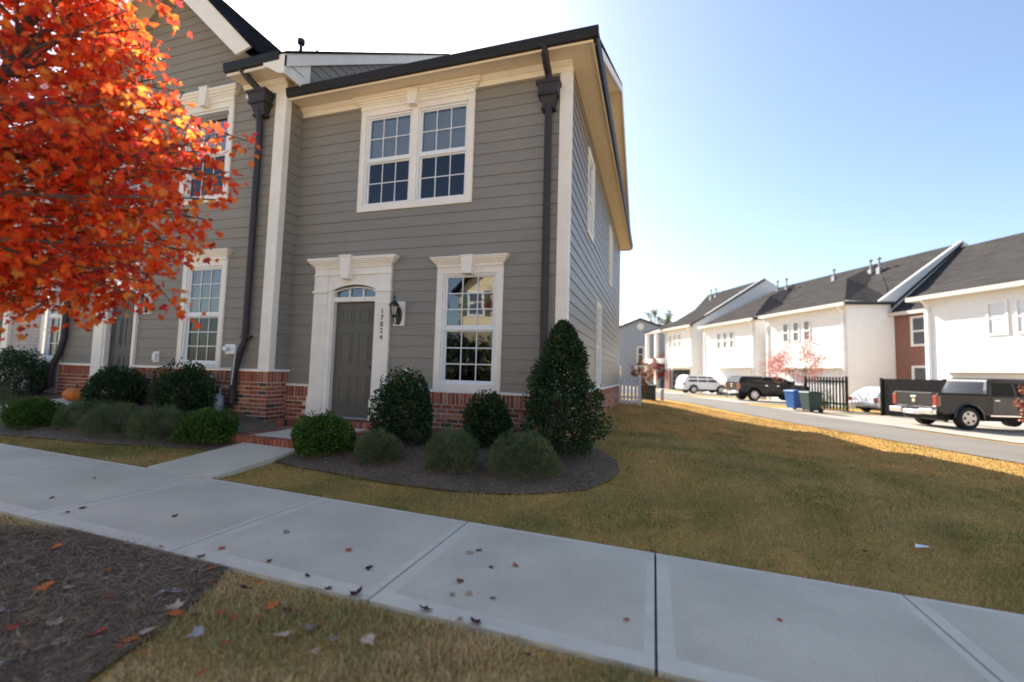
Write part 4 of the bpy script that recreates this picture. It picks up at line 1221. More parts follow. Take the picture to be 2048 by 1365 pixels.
def maple():
    r = np.random.default_rng(5)
    base = Vector((-2.45, -5.85, gz(-2.45, -5.85)))
    o = thing('maple_tree', 'red and orange autumn maple overhanging the left of the photo', 'maple tree', base)
    tb = MB()
    fork = Vector((-2.42, -5.80, 1.65))
    tb.tube([base - Vector((0, 0, .1)), base + Vector((0, 0, .12)), base + Vector((.02, .03, .9)), fork], [.12, .085, .07, .062], 12)
    cen = Vector((-2.30, -5.55, 2.95))
    lead = [fork, Vector((-2.28, -5.62, 2.2)), Vector((-2.05, -5.40, 2.8)), Vector((-1.95, -5.30, 3.5)), Vector((-1.95, -5.3, 4.3))]
    tb.tube(lead, [.045, .034, .025, .016, .007], 8)
    limbs = []
    for i in range(74):
        a = r.uniform(0, 2 * np.pi); el = r.uniform(-.85, 1.0)
        st = math.sqrt(max(0, 1 - el * el))
        rad = r.uniform(.62, 1.0)
        e = cen + Vector((1.28 * rad * st * math.cos(a), 1.22 * rad * st * math.sin(a), (1.5 if el > 0 else 1.25) * rad * el))
        limbs.append(e)
    # boughs that reach over the walk, as in the photo
    for q in [(-0.98, -4.98, 2.34), (-1.35, -4.69, 2.51), (-0.95, -4.98, 2.48), (-1.32, -4.69, 2.67), (-1.0, -4.97, 2.21), (-1.37, -4.68, 2.35), (-1.05, -4.98, 2.1), (-1.43, -4.69, 2.22), (-1.16, -5.0, 1.93), (-1.55, -4.72, 2.03), (-1.28, -5.03, 1.79), (-1.7, -4.75, 1.87), (-1.47, -5.08, 1.69), (-1.92, -4.81, 1.75), (-1.65, -5.14, 1.64), (-2.13, -4.87, 1.7), (-1.86, -5.2, 1.61), (-2.37, -4.95, 1.66), (-2.06, -5.27, 1.63), (-2.61, -5.03, 1.68), (-1.13, -5.01, 2.15), (-1.53, -4.73, 2.28), (-1.26, -5.04, 1.98), (-1.68, -4.76, 2.09), (-1.44, -5.09, 1.84), (-1.89, -4.81, 1.92), (-1.7, -5.16, 1.78), (-2.19, -4.9, 1.85), (-1.96, -5.24, 1.74), (-2.49, -5.0, 1.81), (-1.08, -5.01, 2.37), (-1.47, -4.73, 2.54), (-0.92, -4.98, 2.56), (-1.29, -4.69, 2.77), (-1.3, -5.0, 2.75), (-1.5, -5.05, 2.9), (-1.5, -5.1, 3.2), (-1.52, -5.12, 3.45), (-1.55, -5.1, 2.6), (-1.75, -5.15, 2.75), (-1.62, -5.15, 3.6), (-1.8, -5.2, 3.3)]:
        limbs.append(Vector(q))
    P, Tn = [], []
    for e in limbs:
        t = min(.95, max(.05, (e.z - 1.7) / 2.8 + r.uniform(-.25, .05)))
        k = t * (len(lead) - 1); i = min(int(k), len(lead) - 2); s = lead[i].lerp(lead[i + 1], k - i)
        mid = s.lerp(e, .5) + Vector((r.normal(0, .08), r.normal(0, .08), r.uniform(.02, .18)))
        tb.tube([s, mid, e], [.011, .007, .003], 5, cap=False)
        for j in range(9):
            f = r.uniform(.3, 1.0)
            p0 = (s.lerp(mid, f * 2) if f < .5 else mid.lerp(e, f * 2 - 1))
            d = Vector(r.normal(0, 1, 3)); d.z = d.z * .6 - .15; d.normalize()
            ln = r.uniform(.10, .26)
            p1 = p0 + d * ln
            tb.tube([p0, p1], [.004, .002], 4, cap=False)
            for q in range(int(r.integers(13, 24))):
                g = r.uniform(.25, 1.08)
                P.append(np.array(p0.lerp(p1, g)) + r.normal(0, .045, 3)); Tn.append(np.array(d))
    P = np.array(P); Tn = np.array(Tn)
    n = len(P)
    Y = Tn * .5 + r.normal(0, .6, (n, 3)) + np.array([0, 0, -.75]); Y /= np.linalg.norm(Y, axis=1, keepdims=True)
    X = np.cross(Y, r.normal(0, 1, (n, 3))); X /= np.linalg.norm(X, axis=1, keepdims=True)
    Z = np.cross(X, Y)
    P = P + Y * .05
    pal = np.array([(.92, .115, .03), (.95, .22, .04), (.84, .08, .035), (.95, .40, .07), (.62, .06, .04), (.94, .17, .035), (.48, .05, .05)])
    w = np.array([.24, .22, .17, .10, .10, .12, .05])
    C = pal[r.choice(len(pal), n, p=w)] * r.uniform(.75, 1.2, (n, 1))
    V, F, CC = maple_leaves(P, r.uniform(.030, .062, n), X, Y, Z, C)
    np_mesh('crown', V, F, CC, M['leaf_red'], o)
    tb.build('trunk', M['bark'], o, smooth=50)
    return n
maple()

# ------------------------------------------------------------------ fallen leaves
SW = [(-3.122, -4.241, 'p'), (-3.628, -4.183, 'b'), (-3.107, -4.346, 'b'), (-4.037, -3.645, 'b'), (-2.341, -4.059, 'b'), (-1.328, -3.958, 'g'), (-1.484, -4.361, 'r'), (-1.854, -4.50, 't'), (-1.492, -4.5, 'b'), (-1.053, -4.385, 'b'), (-0.718, -4.034, 'o'), (-0.698, -4.443, 'd'), (-0.425, -4.214, 'd'), (0.099, -3.646, 'p'), (0.058, -3.714, 't'), (0.276, -3.867, 'p'), (0.169, -4.135, 'b'), (0.194, -4.296, 't'), (0.278, -4.252, 't'), (0.421, -4.238, 'b'), (0.129, -4.50, 'P'), (0.423, -4.505, 'P'), (0.339, -4.515, 't'), (-0.302, -4.51, 'P'), (-0.485, -4.515, 'p'), (0.415, -3.778, 'o'), (1.158, -4.16, 'o'), (1.968, -3.816, 'o')]
GR = [(1.289, -3.09, 'p'), (2.905, -2.381, 'p'), (-0.887, -4.705, 'P'), (-0.902, -4.61, 'o'), (-0.623, -4.782, 'O'), (-0.514, -4.792, 'p'), (-0.591, -4.884, 'r'), (-0.742, -5.096, 'G'), (-0.376, -4.959, 'T'), (0.014, -4.845, 'T'), (-0.314, -4.859, 'g'), (-0.144, -4.895, 'g'), (-0.158, -4.999, 't'), (-0.71, -4.935, 'r'), (-0.802, -4.935, 'r'), (-0.982, -5.027, 'O'), (-0.891, -4.988, 'p'), (-0.821, -5.281, 'o'), (-0.687, -5.2, 'o'), (-1.267, -4.61, 'O')]
MU = [(-2.406, -4.772, 'O'), (-3.262, -4.606, 't'), (-2.163, -5.01, 't'), (-1.849, -5.112, 'O'), (-2.099, -4.873, 't'), (-1.73, -5.06, 'T'), (-1.83, -4.961, 'g'), (-2.006, -4.736, 'o'), (-1.78, -4.85, 'o'), (-1.678, -4.739, 't'), (-1.622, -4.728, 'o'), (-1.37, -4.982, 'g'), (-1.448, -5.033, 'o'), (-1.199, -4.866, 'G'), (-1.051, -4.977, 'T'), (-1.673, -4.836, 't'), (-1.449, -4.678, 'o'), (-1.532, -5.383, 'R'), (-1.499, -5.326, 'o'), (-1.403, -5.285, 'T'), (-1.707, -5.305, 'g'), (-1.661, -5.28, 't'), (-1.137, -5.266, 'R'), (-0.97, -5.237, 'O'), (-0.945, -5.296, 'o'), (-1.305, -5.438, 't'), (-1.225, -5.367, 'T'), (-0.957, -5.182, 'T'), (-1.238, -5.429, 't'), (-2.266, -4.706, 'o')]
LEAFC = {'p': (.075, .022, .028), 'P': (.06, .016, .025), 'b': (.15, .07, .04), 'd': (.05, .028, .022), 'g': (.26, .22, .21), 'G': (.36, .33, .34), 'r': (.40, .07, .045), 'R': (.48, .045, .025), 't': (.42, .27, .18), 'T': (.55, .42, .31), 'o': (.40, .12, .045), 'O': (.62, .16, .03)}
LEAFW = {'p': 'dark purple', 'P': 'large dark purple', 'b': 'small brown', 'd': 'tiny dark brown', 'g': 'faded grey', 'G': 'large pale grey', 'r': 'dull red', 'R': 'bright red', 't': 'pale tan', 'T': 'large cream tan', 'o': 'small rusty orange', 'O': 'large bright orange'}
def fallen(x, y, k, where, zf):
    r = np.random.default_rng(int(abs(x * 1000) + abs(y * 7000)))
    size = r.uniform(.075, .095) if k.isupper() else r.uniform(.04, .06)
    a = r.uniform(0, 6.28)
    X = np.array([[math.cos(a), math.sin(a), r.uniform(-.25, .25)]]); Yv = np.array([[-math.sin(a), math.cos(a), r.uniform(-.35, .35)]])
    Yv /= np.linalg.norm(Yv); Z = np.cross(X, Yv)
    V, F, C = maple_leaves(np.array([[0, 0, 0.]]), np.array([size]), X, Yv, -Z * r.uniform(.2, 1.3), np.array([LEAFC[k]]))
    o = np_mesh('fallen_leaf', V, F, C, M['leaf_dry'])
    o.location = (x, y, zf - float(V[:, 2].min()) * .9 + .003)
    tag(o, '%s fallen maple leaf lying on the %s' % (LEAFW[k], where), 'leaf', '%s leaves on the %s' % (LEAFW[k], where))
for x, y, k in SW: fallen(x, y, k, 'concrete sidewalk', -.026 * x + .031)
for x, y, k in GR: fallen(x, y, k, 'lawn grass', gz(x, y) + .028)
for x, y, k in MU: fallen(x, y, k, 'bark mulch under the maple', gz(x, y) + .028)
_r = random.Random(77)
for _k in range(26):
    _x, _y = _r.uniform(-2.7, -1.0), _r.uniform(-5.6, -4.62)
    if inside(BED_T, _x, _y): fallen(_x, _y, _r.choice('ttgobtrG'), 'bark mulch under the maple', gz(_x, _y) + .02)
for _k in range(9):
    _x, _y = _r.uniform(-.8, 1.2), _r.uniform(-5.4, -4.62); fallen(_x, _y, _r.choice('otgrp'), 'lawn grass', gz(_x, _y) + .025)
for _k in range(10):
    _x, _y = _r.uniform(1.2, 6.5), _r.uniform(-2.8, 6.0); fallen(_x, _y, _r.choice('pbbd'), 'lawn grass', gz(_x, _y) + .028)
mb = MB(); mb.add([(0, 0, 0), (.10, .015, .012), (.125, .07, .004), (.02, .05, .018)], [(0, 1, 2, 3)])
pp = mb.build('paper_scrap', M['paper']); pp.location = (3.36, -2.10, gz(3.36, -2.1) + .035); tag(pp, 'white scrap of paper lying on the shaded lawn at right', 'paper scrap')

# ================================================================== back alley: white townhouses
def bg_window(T, parent, x0, x1, z0, z1, pane, y=24.2, out=.05, cw=.09):
    f = MB(T)
    f.box(x0 - cw, x0, y - out, y, z0 - cw, z1 + cw); f.box(x1, x1 + cw, y - out, y, z0 - cw, z1 + cw)
    f.box(x0, x1, y - out, y, z1, z1 + cw); f.box(x0, x1, y - out, y, z0 - cw, z0)
    f.box(x0, x1, y - out * .7, y, (z0 + z1) / 2 - .05, (z0 + z1) / 2 + .05)
    w = f.build('window', M['white_trim'], parent)
    p = MB(T); p.quad((x0, y - .012, z0), (x1, y - .012, z0), (x1, y - .012, z1), (x0, y - .012, z1)); p.build('pane', pane, w)

def garage(T, parent, x0, x1, z0, z1, y=24.2, open_=False):
    m = MB(T)
    m.box(x0 - .12, x0, y - .05, y, z0, z1 + .12); m.box(x1, x1 + .12, y - .05, y, z0, z1 + .12); m.box(x0, x1, y - .05, y, z1, z1 + .12)
    m.box(x0 - .25, x1 + .25, y - .5, y, z1 + .22, z1 + .34)                    # pent shelf over the door
    fr = m.build('garage_frame', M['white_trim'], parent)
    d = MB(T)
    n = 4
    for k in range(n):
        a, b = z0 + (z1 - z0) * k / n, z0 + (z1 - z0) * (k + 1) / n
        d.box(x0, x1, y - .03, y - .005, a + .01, b - .01)
        c = x0 + .1
        while c < x1 - .5:
            d.box(c, c + .5, y - .04, y - .03, a + .1, b - .1); c += .62
    d.build('garage_door_or_shade', M['recess'] if open_ else M['white_trim'], fr)  # open garage: near-black panels stand in for the shaded interior

def bg_house(label, xl, xr, bl, br, ez, ridge_y, ridge_z, wins, gar, zg, hip=True, rec=True, hipx=5.9, gable=True):
    """xl..xr whole unit, bl..br the projecting block; local alley frame"""
    o = thing('townhouse', label, 'townhouse', al((xl + xr) / 2, 28, zg), 0, 'white townhouses along the back alley')
    T = ALLEY
    yF, yR = 24.2, 27.8
    m = MB(T)
    m.box(bl, br, yF, 38, zg - .4, ez)                                          # projecting block
    m.build('wall', M['white_wall'], o)
    m = MB(T)
    if xl < bl: m.box(xl, bl, yR, 38, zg - .4, ez)
    if br < xr: m.box(br, xr, yR, 38, zg - .4, ez)
    if xl < bl or br < xr: m.build('recessed_wall', M['red_brick_wall'] if rec == 'brick' else M['white_wall'], o, label='red brick recessed wall' if rec == 'brick' else None)
    s = (ridge_z - ez) / (ridge_y - yF)
    s2 = (ridge_z - ez) / (ridge_y - yR)
    rf = MB(T)
    e0 = yF - .4
    xt = br - hipx if hip else br + .25
    D_ = (xt, yF + 6.2, ez + .49 * 6.2 + .02)
    D_ = (xt, yF + 6.2, ez + s * 6.2 + .02)
    th = .16
    if hip:
        rf.slab([(bl - .25, e0, ez - s * .4), (br + .25, e0, ez - s * .4), D_, (xt, ridge_y, ridge_z), (bl - .25, ridge_y, ridge_z)], th)
        zc = ez + s2 * (D_[1] - yR)
        Cc = (br - 4.2, D_[1], zc)
        rf.slab([(br + .25, e0, ez - s * .4), (br + .25, yR, ez), Cc, D_], th)
        rf.slab([(br + .25, yR - .3, ez - s2 * .3), (xr + .1, yR - .3, ez - s2 * .3), (xr + .1, ridge_y, ridge_z), (xt, ridge_y, ridge_z), D_, Cc], th)
        rf.quad(D_, (xt, ridge_y, ridge_z), (xt, D_[1], zc))
    else:
        rf.slab([(bl - .25, e0, ez - s * .4), (br + .25, e0, ez - s * .4), (br + .25, ridge_y, ridge_z), (bl - .25, ridge_y, ridge_z)], th)
        if xl < bl: rf.slab([(xl, yR - .4, ez - s2 * .4), (bl - .24, yR - .4, ez - s2 * .4), (bl - .24, ridge_y, ridge_z), (xl, ridge_y, ridge_z)], th)
    rf.slab([(xl, 43, ez), (xr, 43, ez), (xr, ridge_y, ridge_z), (xl, ridge_y, ridge_z)], th)
    rf.build('roof', M['roof_far'], o)
    g = MB(T)
    g.box(bl - .25, br + .25, e0 - .12, e0, ez - s * .4 - .20, ez - s * .4 + .02)
    g.box(bl - .25, br + .25, e0, yF, ez - s * .4 - .2, ez - s * .4 - .17)
    if rec == 'brick': g.box(bl - .55, bl - .25, e0 - .12, yF, ez - s * .4 - .2, ez - s * .4 + .02)
    if rec == 'brick': g.box(xl, bl - .26, yR - .52, yR - .4, ez - s2 * .4 - .20, ez - s2 * .4 + .02)
    g.build('eave', M['eave_far'], o)
    # gable end wall on the camera side
    gm = MB(T)
    gm.prismx([((yR - 1.4) if hip else yF - .1, ez - .1), (43, ez - .1), (ridge_y, ridge_z + .18)], xr - .12, xr + .03)
    if gable: gm.build('gable_wall', M['white_wall'], o)
    for xd in (bl + .25, br - .25):
        dm = MB(T); dm.tube([(xd, e0 - .1, ez - s * .4 - .2), (xd, yF - .12, ez - .75), (xd, yF - .06, ez - .9), (xd, yF - .06, zg)], .05, 6); dm.build('downspout', M['white_trim'], o)
    for w in wins: bg_window(T, o, *w[:4], w[4])
    for q in gar: garage(T, o, *q)
    return o
FP, PP = M['far_pane'], M['pale_pane']
H1 = bg_house('white townhouse with red brick recess, nearest at the right edge', -18.55, 6, -13.9, 6, 6.28, 33.3, 10.85,
              [(-10.95, -10.3, 3.85, 5.3, PP), (-9.85, -9.2, 3.85, 5.3, PP), (-4, -3.2, 3.85, 5.3, PP)], [(-12.6, -7.8, -.5, 1.75), (-4, 1, -.4, 1.75)], -.45, hip=False, rec='brick')
bg_window(ALLEY, H1, -17.40, -16.5, 3.85, 5.5, FP, y=27.8, cw=.14); bg_window(ALLEY, H1, -17.40, -16.5, .6, 2.35, FP, y=27.8, cw=.14)
H2 = bg_house('white townhouse behind the pink crape myrtle, with three narrow windows', -26.5, -18.6, -25.95, -18.6, 6.68, 33.5, 11.2,
              [(-24.05, -23.6, 4.3, 5.62, FP), (-23.05, -22.6, 4.3, 5.62, FP), (-22.05, -21.6, 4.3, 5.62, FP)], [(-23.9, -19.4, -.5, 2.0)], -.4)
H3 = bg_house('white townhouse beyond the black pickup, with three dark narrow windows', -35.7, -26.5, -34.75, -27.2, 6.66, 33.5, 11.2,
              [(-32.4, -31.95, 4.2, 5.55, FP), (-31.45, -31.0, 4.2, 5.55, FP), (-30.5, -30.05, 4.2, 5.55, FP)], [(-32.0, -27.9, -.45, 2.08)], -.35, gable=False)
H4 = bg_house('farthest white townhouse with a porch, behind the white sport utility vehicle', -47, -36.7, -42.5, -36.7, 7.1, 32.6, 12.25,
              [(-41.5, -41.1, 4.75, 6.05, FP), (-40.5, -40.1, 4.75, 6.05, FP), (-39.5, -39.1, 4.75, 6.05, FP)], [(-40.7, -36.95, -.3, 2.2, 24.2, True)], -.3, hip=False)
mb = MB(ALLEY)
mb.slab([(-46.8, 23.6, 6.95), (-42.4, 23.6, 6.95), (-42.4, 28, 8.6), (-46.8, 28, 8.6)], .25); mb.build('porch_roof', M['roof_far'], H4)
mb = MB(ALLEY)
mb.box(-44.2, -43.8, 23.7, 24.1, -.1, 6.75); mb.box(-46.6, -46.2, 23.7, 24.1, -.1, 6.75)
mb.box(-46.7, -42.5, 23.6, 25, 2.9, 3.5); mb.box(-46.7, -42.5, 23.6, 24.1, 6.62, 6.9); mb.build('porch', M['white_trim'], H4)
mb = MB(ALLEY); mb.box(-41.9, -40.9, 23.9, 24.15, -.3, 2.2); mb.build('brick_pier', M['red_brick_wall'], H4)
# roof pipes and vents
for (x, n_, z, h, hs) in ((-23.9, 32.0, 10.3, .75, H2), (-23.2, 32.0, 10.3, .75, H2), (-27.5, 32.2, 10.5, .6, H3), (-33.0, 32.2, 10.5, .9, H3), (-34.2, 32.2, 10.5, .9, H3), (-44.6, 31.5, 11.5, .8, H4), (-43.6, 31.5, 11.5, .8, H4), (-13.3, 31.0, 9.6, .8, H1)):
    mb = MB(ALLEY); mb.tube([(x, n_, z - .4), (x, n_, z + h)], .07, 8); mb.lathe([(.07, 0), (.16, .04), (.16, .12), (.05, .2)], (x, n_, z + h), 10); mb.box(x - .14, x + .14, n_ - .16, n_ + .16, z - .5, z + .10)
    mb.build('vent_pipe', M['pipe'], hs)

# blue grey house at the end of the alley
BH = thing('house', 'blue grey gabled house at the far end of the alley', 'house', (-.5, 57, 0))
mb = MB(); mb.prism([(-5.4, -.3), (4.4, -.3), (4.4, 7.1), (-.5, 9.1), (-5.4, 7.1)], 57.0, 68); mb.build('wall', M['blue_wall'], BH)
mb = MB(); mb.slab([(-.5, 56.6, 9.32), (4.8, 56.6, 7.15), (4.8, 68, 7.15), (-.5, 68, 9.32)], .18); mb.slab([(-.5, 56.6, 9.32), (-5.8, 56.6, 7.15), (-5.8, 68, 7.15), (-.5, 68, 9.32)], .18); mb.build('roof', M['roof_far'], BH)
mb = MB(); mb.lathe([(.45, -.06), (.45, 0)], (-.5, 57.0, 8.15), 18, 'y'); mb.build('gable_vent', M['white_trim'], BH)
for (a, b, c, d) in ((-.75, -.15, 3.4, 5.2), (-.9, -.1, .9, 2.6), (.4, 1.1, .9, 2.6), (-4.2, -3.2, 1.0, 2.5)):
    bg_window(Matrix(), BH, a, b, c, d, FP, y=57.0, cw=.2)

# ------------------------------------------------------------------ small trees of the alley
def small_tree(name, label, cat, base, h, crown_r, crown_z, n, leaf, pal, seed, trunk_r=.06, ld=.5, group=None):
    r = np.random.default_rng(seed)
    b = Vector(base)
    o = thing(name, label, cat, b, 0, group)
    tb = MB()
    tips = []
    nst = 4
    for s in range(nst):
        a = s * 6.28 / nst + r.uniform(0, .8)
        mid = b + Vector((math.cos(a) * crown_r * .22, math.sin(a) * crown_r * .22, h * .45)); 
        tb.tube([b + Vector((.04 * math.cos(a), .04 * math.sin(a), -.1)), mid], [trunk_r, trunk_r * .6], 6)
        for k in range(7):
            a2 = a + r.normal(0, .9); e = r.uniform(.35, 1.0)
            tip = b + Vector((math.cos(a2) * crown_r * e, math.sin(a2) * crown_r * e, crown_z + (h - crown_z) * r.uniform(0, 1) * (1.15 - .5 * e)))
            m2 = mid.lerp(tip, .5) + Vector(r.normal(0, .08, 3))
            tb.tube([mid, m2, tip], [trunk_r * .45, trunk_r * .3, trunk_r * .12], 5, cap=False)
            tips.append((mid, m2, tip))
            for q in range(3):
                t3 = m2.lerp(tip, r.uniform(0, 1)); e3 = t3 + Vector(r.normal(0, crown_r * .17, 3)); tb.tube([t3, e3], [trunk_r * .14, trunk_r * .06], 4, cap=False); tips.append((m2, t3, e3))
    tb.build('trunk', M['bark'], o)
    P = []
    while len(P) < n:
        m_, a_, t_ = tips[r.integers(len(tips))]
        f = r.random()
        P.append(np.array(a_.lerp(t_, f)) + r.normal(0, crown_r * .07, 3))
    P = np.array(P); N_ = r.normal(0, 1, (n, 3)); N_ /= np.linalg.norm(N_, axis=1, keepdims=True)
    pal = np.array(pal)
    C = pal[r.integers(len(pal), size=n)] * r.uniform(.7, 1.3, (n, 1))
    leaf_cloud('crown', o, P, N_, r.uniform(.7, 1.3, n) * leaf, r.uniform(.4, .7, n) * leaf, C, M['leaf'])
    return o
cm = al(-17.6, 19.6); cm.z = gz(cm.x, cm.y)
small_tree('crape_myrtle', 'sparse pink red crape myrtle in front of the white townhouses', 'tree', cm, 4.7, 2.2, 1.7, 2700, .11, [(.62, .20, .16), (.66, .28, .22), (.55, .13, .11), (.6, .3, .2)], 3, .028)  # leaf colours paled to stand in for overexposed glare
rt = CAM + Vector((-.302 + .953 * .3354, .951 + .301 * .3354, 0)) * 54; rt.z = gz(rt.x, rt.y)
small_tree('red_tree', 'rounded dull red tree beside the porch at the end of the alley', 'tree', rt, 4.6, 1.6, 1.0, 3500, .2, [(.30, .07, .06), (.36, .09, .07), (.25, .05, .05)], 8)
ft = Vector((2.2, 76, -.1))
small_tree('tall_tree', 'tall thinning tree rising behind the blue grey house', 'tree', ft, 13.8, 3.4, 9.5, 2600, .32, [(.16, .14, .05), (.20, .16, .06), (.12, .12, .05)], 12, .16)
os_ = Vector((.75, 12.6, gz(.75, 12.6)))
small_tree('orange_shrub', 'orange leaved shrub showing over the white picket fence', 'shrub', os_, 2.0, .55, .7, 900, .09, [(.45, .15, .04), (.5, .2, .06), (.28, .14, .05)], 21, .03)
dh = al(-53, 24); 
shrub('dark clipped hedge below the blue grey house', dh.x, dh.y, 2.6, .9, 1.7, 'holly', 2600, None, name='hedge', cat='hedge')
og = al(-26.4, 21.0)
shrub('dry brown ornamental grass clump between the white vehicle and the black pickup', og.x, og.y, .55, .55, 1.7, 'grey', 3000, None, name='ornamental_grass', cat='ornamental grass')
yb = al(-15.9, 19.8)
shrub('yellow green shrub in front of the black slatted screen', yb.x, yb.y, .55, .45, 1.1, 'box', 3000, None)
rs = Vector((10.35, 7.55, 0)); rs.z = gz(rs.x, rs.y)
small_tree('red_tree', 'small reddish brown tree cut by the right edge beside the grey pickup', 'tree', rs, 2.1, .55, .75, 900, .1, [(.28, .09, .05), (.22, .08, .05), (.33, .13, .07)], 33, .03)

# ------------------------------------------------------------------ picket fence, cabinet, post, bins, screens
PF = thing('picket_fence', 'short white picket fence at the rear corner of the taupe townhouse', 'fence', (.5, 10.4, .27))
for k, px in enumerate((.12, .25, .385, .52, .655)):
    mb = MB(); h = 1.27 - .10 * math.sin(math.pi * k / 4)
    mb.prism([(px - .048, .31), (px + .048, .31), (px + .048, h), (px, h + .05), (px - .048, h)], 10.36, 10.385); mb.build('picket', M['fence_white'], PF)
mb = MB(); mb.box(.05, .75, 10.386, 10.42, .50, .58); mb.box(.05, .75, 10.386, 10.42, 1.02, 1.10); mb.build('rail', M['fence_white'], PF)
mb = MB(); mb.box(.73, .85, 10.34, 10.46, .2, 1.30); mb.prism([(.715, 1.30), (.865, 1.30), (.865, 1.33), (.79, 1.38), (.715, 1.33)], 10.33, 10.47); mb.build('post', M['fence_white'], PF, bevel=.005)
UB = thing('utility_cabinet', 'dark green utility cabinet on the lawn behind the picket fence', 'utility cabinet', (1.1, 15.2, gz(1.1, 15.2)))
z0 = gz(1.1, 15.2)
mb = MB(); mb.box(.72, 1.38, 14.9, 15.5, z0 - .02, z0 + .62); mb.build('cabinet_body', M['green_box'], UB, bevel=.02)
mb = MB(); mb.prismx([(14.86, z0 + .621), (15.54, z0 + .621), (15.54, z0 + .74), (14.86, z0 + .70)], .68, 1.42); mb.build('cabinet_lid', M['green_box'], UB, bevel=.01)
q = Vector((1.75, 20.3, gz(1.75, 20.3)))
UP = thing('utility_pedestal', 'slim grey utility pedestal standing at the alley edge', 'utility pedestal', q)
mb = MB(); mb.box(q.x - .09, q.x + .09, q.y - .09, q.y + .09, q.z - .05, q.z + .55); mb.build('pedestal_post', M['meter'], UP, bevel=.01)
mb = MB(); mb.lathe([(.12, .55), (.12, .60), (.06, .66)], tuple(q), 8); mb.build('pedestal_cap', M['meter'], UP)

def bin_(label, x, y, body, rot):
    z = gz(x, y) + .03
    o = thing('wheeled_bin', label, 'bin', (x, y, z), rot, 'wheeled bins at the alley edge')
    T = MW[o.name]
    m = MB(T)
    w0, w1, d0, d1, h = .25, .31, .27, .36, .92
    V = [(-w0, -d0, .10), (w0, -d0, .10), (w0, d0, .10), (-w0, d0, .10), (-w1, -d1, h), (w1, -d1, h), (w1, d1, h), (-w1, d1, h)]
    m.add(V, [(0, 3, 2, 1), (0, 1, 5, 4), (1, 2, 6, 5), (2, 3, 7, 6), (3, 0, 4, 7), (4, 5, 6, 7)])
    m.box(-.33, .33, -.38, .38, h, h + .03)
    m.build('bin_body', body, o, bevel=.015)
    m = MB(T); m.prismx([(-.39, h + .031), (.37, h + .031), (.37, h + .07), (0, h + .12), (-.37, h + .08)], -.33, .33); m.build('lid', body, o, bevel=.01)
    for s in (-1, 1):
        m = MB(T); m.lathe([(.12, -.03), (.12, .03)], (s * .29, .28, .12), 14, 'x'); m.build('wheel', M['rubber'], o)
    m = MB(T); m.tube([(-.25, .40, .84), (.25, .40, .84)], .015, 6); m.build('handle', body, o)
bin_('blue wheeled recycling bin beside a dark green one', 8.30, 20.15, M['bin_blue'], R(-60))
bin_('dark green wheeled rubbish bin next to the blue one', 8.62, 18.75, M['bin_green'], R(-66))

def screen_fence(label, x0, x1, n_, h, gap, zg):
    o = thing('privacy_screen', label, 'fence', al((x0 + x1) / 2, n_, zg), 0, 'black slatted screens between driveways')
    T = ALLEY
    x = x0
    while x < x1 - .02:
        m = MB(T); m.box(x, min(x + .11, x1), n_ - .012, n_ + .012, zg, zg + h); m.build('slat', M['fence_black'], o); x += .11 + gap
    m = MB(T); m.box(x0, x1, n_ + .0125, n_ + .05, zg + .3, zg + .4); m.box(x0, x1, n_ + .0125, n_ + .05, zg + h - .3, zg + h - .2); m.build('rail', M['fence_black'], o)
    for xx in (x0 - .1, x1): 
        m = MB(T); m.box(xx, xx + .1, n_ - .05, n_ + .05, zg - .1, zg + h + .04); m.build('post', M['fence_black'], o)
screen_fence('black slatted screen with gaps behind the blue and green bins', -17.85, -15.1, 20.4, 1.85, .10, -.25)
screen_fence('solid black screen behind the grey pickup tailgate', -13.0, -10.2, 20.4, 1.82, .012, -.27)
for (x, n_, lab, c) in ((-14.0, 19.4, 'small golden grass tuft by the driveway edge', 1), (-14.6, 19.7, 'small reddish tuft by the driveway edge', 2)):
    p = al(x, n_); shrub(lab, p.x, p.y, .3, .3, .45, 'grey', 900, None, name='grass_tuft', cat='grass tuft')

# ------------------------------------------------------------------ vehicles
def wheel(T, parent, x, y, r, w, side):
    """axle along local y"""
    m = MB(T); m.lathe([(r * .62, -w / 2), (r * .93, -w / 2), (r, -w / 2 + .03), (r, w / 2 - .03), (r * .93, w / 2), (r * .62, w / 2)], (x, y, r), 28, 'y')
    t = m.build('wheel', M['rubber'], parent, smooth=35)
    m = MB(T)
    yo = y + side * (w / 2 - .01)
    m.lathe([(r * .62, -.012), (r * .62, .012)], (x, yo, r), 24, 'y')
    dk = m
    m.build('rim', M['rim'], t, smooth=30)
    m = MB(T)
    for k in range(5):
        a = k * 2 * math.pi / 5 + .63
        c, s = math.cos(a), math.sin(a)
        rr = r * .42
        m.lathe([(r * .12, -.004), (r * .12, .004)], (x + rr * c, yo + side * .013, r + rr * s), 10, 'y')
    m.build('rim_opening', M['rubber'], t)

